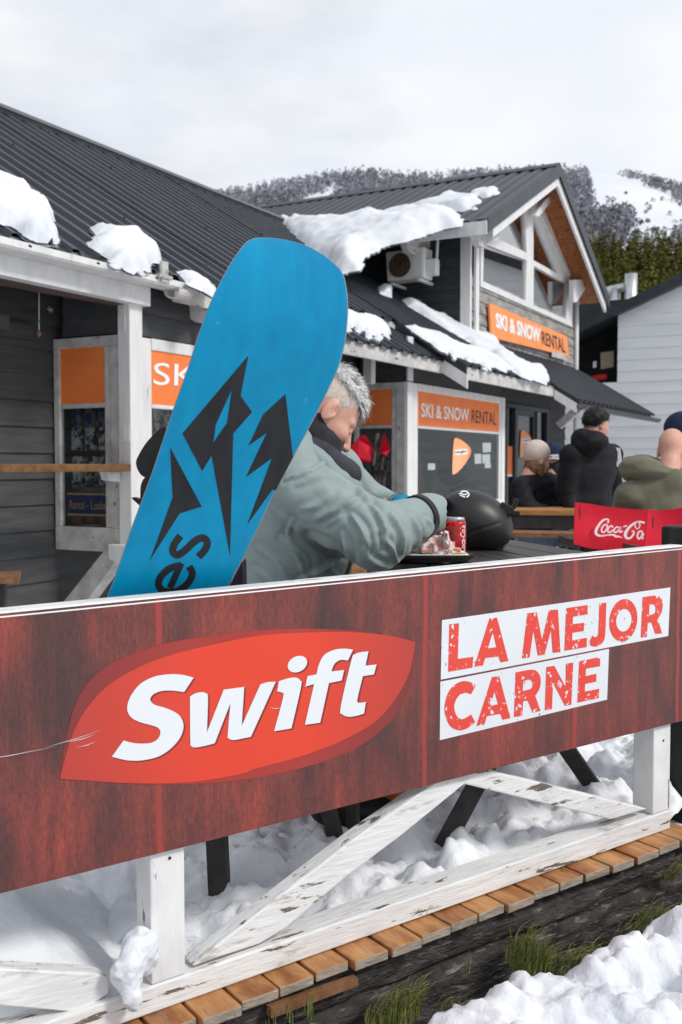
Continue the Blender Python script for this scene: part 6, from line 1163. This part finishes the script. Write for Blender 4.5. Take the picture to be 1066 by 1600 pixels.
# ------------------------------------------------------------------ people farther back
def simple_person(label, loc, group=None): return thing('person', loc, label, 'person', group)
def cloth(name, f, lo, hi, h, m, t): return sdf(name, f, lo, hi, h, m, t)
def bb(*pts): a = np.array(pts); return a.min(0), a.max(0)
M['black_jacket'] = mat('black_padded_jacket', (.007, .007, .010), .65, (.014, .014, .019), scale=8, bump=.3, bscale=60, spec=.15); M['hair_black'] = mat('black_hair', (.008, .007, .007), .5, (.022, .020, .018), scale=60, bump=.4, bscale=160); M['denim'] = mat('light_denim', (.12, .19, .27), .8, (.20, .28, .36), scale=12, bump=.2, bscale=160)
M['hair_brown'] = mat('brown_hair', (.10, .05, .025), .5, (.22, .12, .06), scale=50, bump=.4, bscale=160)
def figure(t, HO_, HR_, sh1, sh2, hip, els, wrs, knees, feet, jm, tm, puff=.0, r=1.0, hh=.011, nose=True, legs=True):
    nk = HO_ + HR_ @ V(-.06, 0, -.15); ch = (sh1 + sh2) / 2 - V(0, 0, .10); side = unit(sh2 - sh1); wdt = np.linalg.norm(sh2 - sh1) / 2
    fwd_ = unit(np.cross(side, Z3)); Mx = np.stack([fwd_, side, Z3], 1)
    def bodyf(p):
        d = smin(head_sdf(p, HO_, HR_), chain(p, [nk, ch - V(0, 0, .05), hip], [.055, .075, .08], .04), .03)
        for a, e, w in zip((sh1, sh2), els, wrs): d = smin(d, chain(p, [a, e, w], [.05, .042, .03]), .02); d = smin(d, ell(p, w + (w - e) / np.linalg.norm(w - e) * .06, (.045, .045, .045)), .02)
        if legs:
            for k, f in zip(knees, feet): d = smin(d, chain(p, [hip, k, f], [.09, .06, .045]), .03)
        return d
    pts = [HO_ + V(.2, .2, .22), HO_ - V(.2, .2, 0), hip - .2, hip + .2] + list(els) + list(wrs) + (list(knees) + list(feet) if legs else []); lo, hi = bb(*pts); sdf('body', bodyf, lo - .12, hi + .12, hh * 1.25, M['skin'], t)
    def jf(p):
        d = ell(p, ch, (.135 * r, wdt + .03, .21), Mx); d = smin(d, ell(p, (ch + hip) / 2, (.14 * r, wdt * .86 + .02, .22), Mx), .07); d = smin(d, ell(p, hip + V(0, 0, .06), (.15 * r, wdt * .9, .13), Mx), .05); d = smin(d, chain(p, [sh1 + V(0, 0, -.01), nk - V(0, 0, .02), sh2 + V(0, 0, -.01)], [.085, .075, .085], .04), .05)
        for a, e, w in zip((sh1, sh2), els, wrs): d = smin(d, chain(p, [a - V(0, 0, .02), e, w], [.085, .075, .055], .03), .025)
        d = smax(d, -caps(p, nk, HO_, .06, .07), .01)
        return d - .008 * fbm(p * np.array([7, 7, 11.0]), 3) - puff * np.abs(np.sin((p[:, 2] - .3 * (p[:, 0] - hip[0])) * 36)) * .5
    lo, hi = bb(sh1, sh2, hip, *els, *wrs, nk); sdf('jacket', jf, lo - .2, hi + .16, hh, jm, t)
    if legs:
        def tf(p):
            d = ell(p, hip - V(0, 0, .02), (.15, wdt * .82, .12), Mx)
            for k, f in zip(knees, feet): d = smin(d, chain(p, [hip * .7 + k * .3 - V(0, 0, .02), k, f], [.11, .08, .06], .03), .03)
            return d - .004 * fbm(p * 12, 2)
        lo, hi = bb(hip, *knees, *feet); sdf('trousers', tf, lo - .2, hi + .18, hh * 1.25, tm, t)
    return ch, nk, Mx
# the woman in the beige beanie
h0 = at(839, 722, 8.4); R1 = frame(28, 8); w1 = simple_person('person in a beige knitted beanie and black padded jacket seated at the pine table', V(h0[0], h0[1], -.2))
s1, s2 = at(815, 758, 8.3), at(866, 756, 8.55); hp_ = at(836, 832, 8.4)
figure(w1, h0, R1, s1, s2, hp_, [at(822, 795, 8.15), at(868, 800, 8.6)], [at(850, 800, 8.15), at(880, 795, 8.5)], [V(hp_[0] + .42, hp_[1] + .05, hp_[2]), V(hp_[0] + .4, hp_[1] + .3, hp_[2])], [V(hp_[0] + .38, hp_[1], -.18), V(hp_[0] + .36, hp_[1] + .3, -.18)], M['black_jacket'], M['denim'], .012)
M['beanie'] = mat('beige_knit', (.50, .42, .38), .9, (.60, .52, .47), scale=30, bump=.5, bscale=130); BM_ = R1
def bean(p): q = (p - h0) @ R1; d = ell(q, (-.012, 0, .075), (.118, .096, .108)); d = smax(d, -(q[:, 2] - .010 - .25 * q[:, 0]), .01); return d - .002 * np.sin(np.arctan2(q[:, 1], q[:, 0] + .01) * 44)
sdf('beanie', bean, h0 - .18, h0 + .22, .007, M['beanie'], w1)
def hairw(p): q = (p - h0) @ R1; return smin(ell(q, (-.05, .0, -.05), (.055, .075, .09)), ell(q, (.0, -.07, -.06), (.03, .016, .08)), .02) - .004 * fbm(p * 50, 2)
sdf('hair', hairw, h0 - .22, h0 + .15, .008, M['hair_brown'], w1)
# the child in the navy bobble hat
h1 = at(868, 724, 8.95); R2 = frame(60, 5); w2 = simple_person('person with long dark hair and navy hat with white stripes, behind the beige beanie', V(h1[0], h1[1], -.2)); hp2 = at(866, 830, 8.95)
figure(w2, h1, R2, at(850, 765, 9.0), at(884, 765, 8.95), hp2, [at(848, 800, 8.9), at(888, 800, 8.9)], [at(860, 815, 8.75), at(880, 815, 8.75)], [hp2 + V(.35, .25, 0), hp2 + V(.2, .4, 0)], [V(hp2[0] + .35, hp2[1] + .2, -.18), V(hp2[0] + .2, hp2[1] + .4, -.18)], M['black_jacket'], M['trousers'])
M['navy'] = mat('navy_knit', (.012, .020, .05), .9, (.02, .03, .07), scale=20, bump=.4, bscale=120)
def bean2(p): q = (p - h1) @ R2; d = ell(q, (-.012, 0, .07), (.114, .092, .105)); return smax(d, -(q[:, 2] - .02), .01)
sdf('hat', bean2, h1 - .18, h1 + .22, .008, M['navy'], w2)
for zz, th_ in ((.030, .010), (.056, .008)):
    rr_ = [h1 + R2 @ V(-.012 + .119 * math.cos(a) * (1 if zz < .05 else .985), .097 * math.sin(a), zz) for a in np.linspace(0, 2 * math.pi, 33)]; MB().tube(rr_, th_ * .8, 6, False).build('stripe', M['sign_white'], w2, smooth=True)
mb = MB(); px_text(mb, "SNOW", [at(862, 717, 8.78), at(876, 716, 8.78), at(876, 709, 8.78), at(862, 710, 8.78)], 0, .03); mb.build('lettering', M['sign_white'], w2)
MB().lathe(at(862, 697, 8.95) - V(0, 0, .035), [(0, 0), (.03, .012), (.038, .035), (.03, .058), (0, .07)], 14).build('bobble', M['navy'], w2, smooth=True)
def hair2(p): q = (p - h1) @ R2; return smin(ell(q, (-.055, 0, -.10), (.05, .085, .18)), ell(q, (-.01, -.08, -.12), (.05, .02, .17)), .03) - .004 * fbm(p * 40, 2)
sdf('hair', hair2, h1 - .33, h1 + .15, .009, M['hair_black'], w2)
# the standing man
h2 = at(932, 667, 8.2); R3 = frame(30, 3); w3 = simple_person('dark haired person standing in a black hooded jacket with white sleeve stripes', V(h2[0], h2[1], -.25))
s1, s2 = at(893, 708, 8.1), at(955, 708, 8.45); hp3 = at(918, 800, 8.25)
figure(w3, h2, R3, s1, s2, hp3, [at(886, 765, 8.1), at(958, 762, 8.5)], [at(896, 812, 8.0), at(960, 805, 8.4)], [hp3 - V(.09, .05, .42), hp3 - V(-.12, -.03, .42)], [V(hp3[0] - .1, hp3[1] - .05, -.25), V(hp3[0] + .14, hp3[1] + .03, -.25)], M['black_jacket'], M['trousers'])
def hair3(p): q = (p - h2) @ R3; d = smin(ell(q, (-.018, 0, .060), (.108, .085, .100)), ell(q, (.06, 0, .095), (.055, .06, .035)), .03); lim = .050 - .65 * np.clip(-q[:, 0] + .02, 0, .13) + .008 * fbm(p * 60, 2); return smax(d - .010 * fbm(p * 30, 3), -(q[:, 2] - lim), .01)
sdf('hair', hair3, h2 - .18, h2 + .2, .006, M['hair_black'], w3)
hc3 = at(925, 690, 8.16)
def hood3(p): return smin(ell(p, hc3 + V(-.03, -.06, -.02), (.15, .12, .10), rotY(.2)), ell(p, hc3 + V(-.10, -.02, .03), (.07, .09, .08)), .05) - .010 * fbm(p * 14, 3)
sdf('hood', hood3, hc3 - .3, hc3 + .3, .011, M['black_jacket'], w3)
mb = MB()
for k in range(3): a = at(960.5 + k * 3.4, 699 + k * .6, 8.34); b = at(964.5 + k * 3.2, 729 - k * .5, 8.33); mb.hull4([a, a + V(.010, 0, 0), b + V(.010, 0, 0), b], V(0, .012, 0))
mb.build('sleeve_stripes', M['sign_white'], w3)
lv, lf = locks(750, lambda q: q[2] > .060 - .65 * max(0, -q[0] + .02) and q[0] > -.12, .038, .014, .22, .0030, h2, R3); mb = MB(); mb.add(lv, [tuple(dict.fromkeys(f)) for f in lf]); mb.build('hair_locks', M['hair_black'], w3)
# the bald man
M['olive'] = mat('olive_hoodie', (.105, .105, .070), .85, (.145, .145, .100), scale=6, bump=.25, bscale=220, sheen=.1)
h3 = at(1050, 708, 6.10); R4 = frame(62, 12); w4 = simple_person('bald person in an olive green hoodie sitting in the red chair', V(h3[0], h3[1], -.2))
s1, s2 = at(985, 772, 6.02), at(1100, 768, 6.22); hp4 = at(1040, 860, 6.14); hp4[2] = .52
figure(w4, h3, R4, s1, s2, hp4, [at(968, 830, 6.15), at(1125, 830, 6.4)], [at(985, 850, 6.5), at(1110, 850, 6.6)], [hp4 + V(-.05, .45, 0), hp4 + V(.25, .45, 0)], [V(hp4[0] - .05, hp4[1] + .45, -.18), V(hp4[0] + .25, hp4[1] + .45, -.18)], M['olive'], M['trousers'], 0, 1.1, .009)
hc4 = at(1012, 735, 6.06)
def hood4(p):
    d = smin(ell(p, hc4, (.155, .15, .066), rotY(-.10)), ell(p, hc4 + V(-.055, .02, .012), (.10, .12, .085)), .05); d = smin(d, ell(p, hc4 + V(.12, .06, .015), (.08, .1, .05), rotY(.35)), .04)
    return d - .010 * fbm(p * np.array([8, 8, 18.0]), 3) - .006 * np.sin(p[:, 2] * 120 + 3 * fbm(p * 9, 2)) * .6
sdf('hood', hood4, hc4 - .34, hc4 + .34, .0085, M['olive'], w4)
# someone in a navy hat cut off by the frame
h4 = at(1066, 682, 7.2); R5 = frame(70, 0); w5 = simple_person('person in a navy blue hat behind the bald man, cut off by the edge', V(h4[0], h4[1], -.2)); hp5 = at(1072, 820, 7.2)
figure(w5, h4, R5, at(1030, 745, 7.2), at(1100, 745, 7.3), hp5, [at(1030, 790, 7.2), at(1105, 790, 7.3)], [at(1045, 815, 7.5), at(1095, 815, 7.6)], [hp5 + V(0, .4, 0), hp5 + V(.2, .4, 0)], [V(hp5[0], hp5[1] + .4, -.18), V(hp5[0] + .2, hp5[1] + .4, -.18)], M['black_jacket'], M['trousers'], 0, 1, .013)
def bean5(p): q = (p - h4) @ R5; d = ell(q, (-.012, 0, .06), (.135, .125, .118)); return smax(d, -(q[:, 2] + .03), .01)
sdf('hat', bean5, h4 - .2, h4 + .24, .01, M['navy'], w5)
# ================================================================== GOODS IN THE WINDOWS, SMALL THINGS
def boot_prof(c, s, ex): return [c + ex * x * s + Z3 * z * s for x, z in ((-.09, 0), (.17, 0), (.17, .05), (.08, .09), (.05, .12), (.07, .30), (-.07, .32), (-.09, .1))]
M['boot_white'] = mat('pale_ski_boot', (.35, .35, .34), .5, (.02, .02, .022), scale=22, lo=.45, hi=.55); M['boot_blue'] = mat('navy_boot', (.012, .02, .08), .5, (.10, .10, .10), scale=14, lo=.5, hi=.6)
k = 0
for zz in (.66, .93, 1.20, 1.36):
    for dd in (-.60, -.47, -.34, -.22):
        mb = MB(); mb.prism(boot_prof(W(C1 + .16, dd, zz), .72, BU), BN * .085); k += 1; mb.build('display_boot', M['boot_white'] if zz < 1.3 and zz > .7 else M['boot_blue'] if zz > 1.3 else M['bench_wood'], bay1, bevel=.012)
for ss in np.arange(C1 + .42, C1 + 1.6, .16):
    for zz in (1.05, 1.32): mb = MB(); mb.prism(boot_prof(W(ss, -.30, zz), .7, -BN), BU * .10); mb.build('display_boot', M['boot_white'], bay1, bevel=.012)
M['net'] = mat('brown_net', (.10, .05, .035), .8, (.16, .08, .055), scale=20); mb = MB()
for i in range(11): mb.tube([W(C2 + .1 + .95 * t, -.30, .62 + .055 * i - .10 * math.sin(math.pi * t) + .22 * (t < 0)) for t in np.linspace(0, 1, 12)], .007, 5)
for t in np.linspace(0, 1, 16): mb.tube([W(C2 + .1 + .95 * t, -.30, .62 - .10 * math.sin(math.pi * t) + z) for z in (0, .56)], .005, 4)
for i in range(11): mb.tube([W(C2 + .09, -.12 - .5 * t, .62 + .055 * i - .05 * math.sin(math.pi * t)) for t in np.linspace(0, 1, 8)], .007, 5)
mb.build('rope_net', M['net'], bay2)
for (px_, py_, rr_, m_) in ((690, 795, .20, 'dark_cloth'), (735, 780, .24, 'dark_cloth'), (708, 740, .16, 'black_jacket'), (765, 795, .20, 'trousers'), (750, 765, .10, 'bench_wood')):
    c = onD(px_, py_, -.35); cloth('hung_jacket', lambda p, c=c, rr_=rr_: ell(p, c, (rr_ * 1.3, rr_ * .8, rr_), None) - .03 * fbm(p * 7, 3), c - rr_ * 1.8, c + rr_ * 1.8, .03, M[m_], bay2)
mb = MB(); mb.hull4([onD(x, y, -.12) for x, y in ((657, 772), (668, 770), (668, 790), (657, 792))], -BN * .02); mb.build('yellow_box', mat('yellow_box', (.50, .42, .04), .5), bay2)
mb = MB(); mb.hull4([onS(x, y, C2 + .05) for x, y in ((596, 760), (616, 762), (616, 790), (596, 788))], BU * .02); mb.build('blue_box', mat('blue_box', (.01, .02, .12), .5), bay2)
tp = onS(198, 678, C1 - .012); MB().hull4([onS(x, y, C1 - .0105) for x, y in ((193, 689), (202, 689), (202, 665), (193, 665))], BU * .002).build('paper_tag', M['paper'], shop)
orn = thing('hanging_ornament', onD(61, 500, -.25), 'small glass ornament hanging on a cord under the porch', 'ornament')
a, b = onD(61, 455, -.25), onD(61, 518, -.25); MB().tube([b, a + V(0, 0, .02)], .004, 6).build('cord', M['grey_trim'], orn); MB().lathe(b - Z3 * .04, [(0, 0), (.012, .015), (.015, .03), (.008, .045), (0, .05)], 12).build('pendant', M['bench_wood'], orn, smooth=True)
gl = onD(78, 483, -.30); orn2 = tag(MB().lathe(gl - Z3 * .03, [(0, 0), (.022, .008), (.031, .03), (.022, .052), (0, .06)], 16).build('glass_bauble', glass_mat('bauble_glass', see=.8, boost=.05), None, smooth=True, origin=gl), 'clear round glass bauble hanging under the dark porch roof', 'ornament')
pp = MB(); q = onS(560, 450, G0 - .1)
mb = MB(); x0 = W(-.62, -.34, 0); mb.box(W(-.66, -.30, 2.26), (BU, BN, Z3), (.05, .05, .30)); shop_part('stub_post', mb, M['white_trim'], bevel=.005)
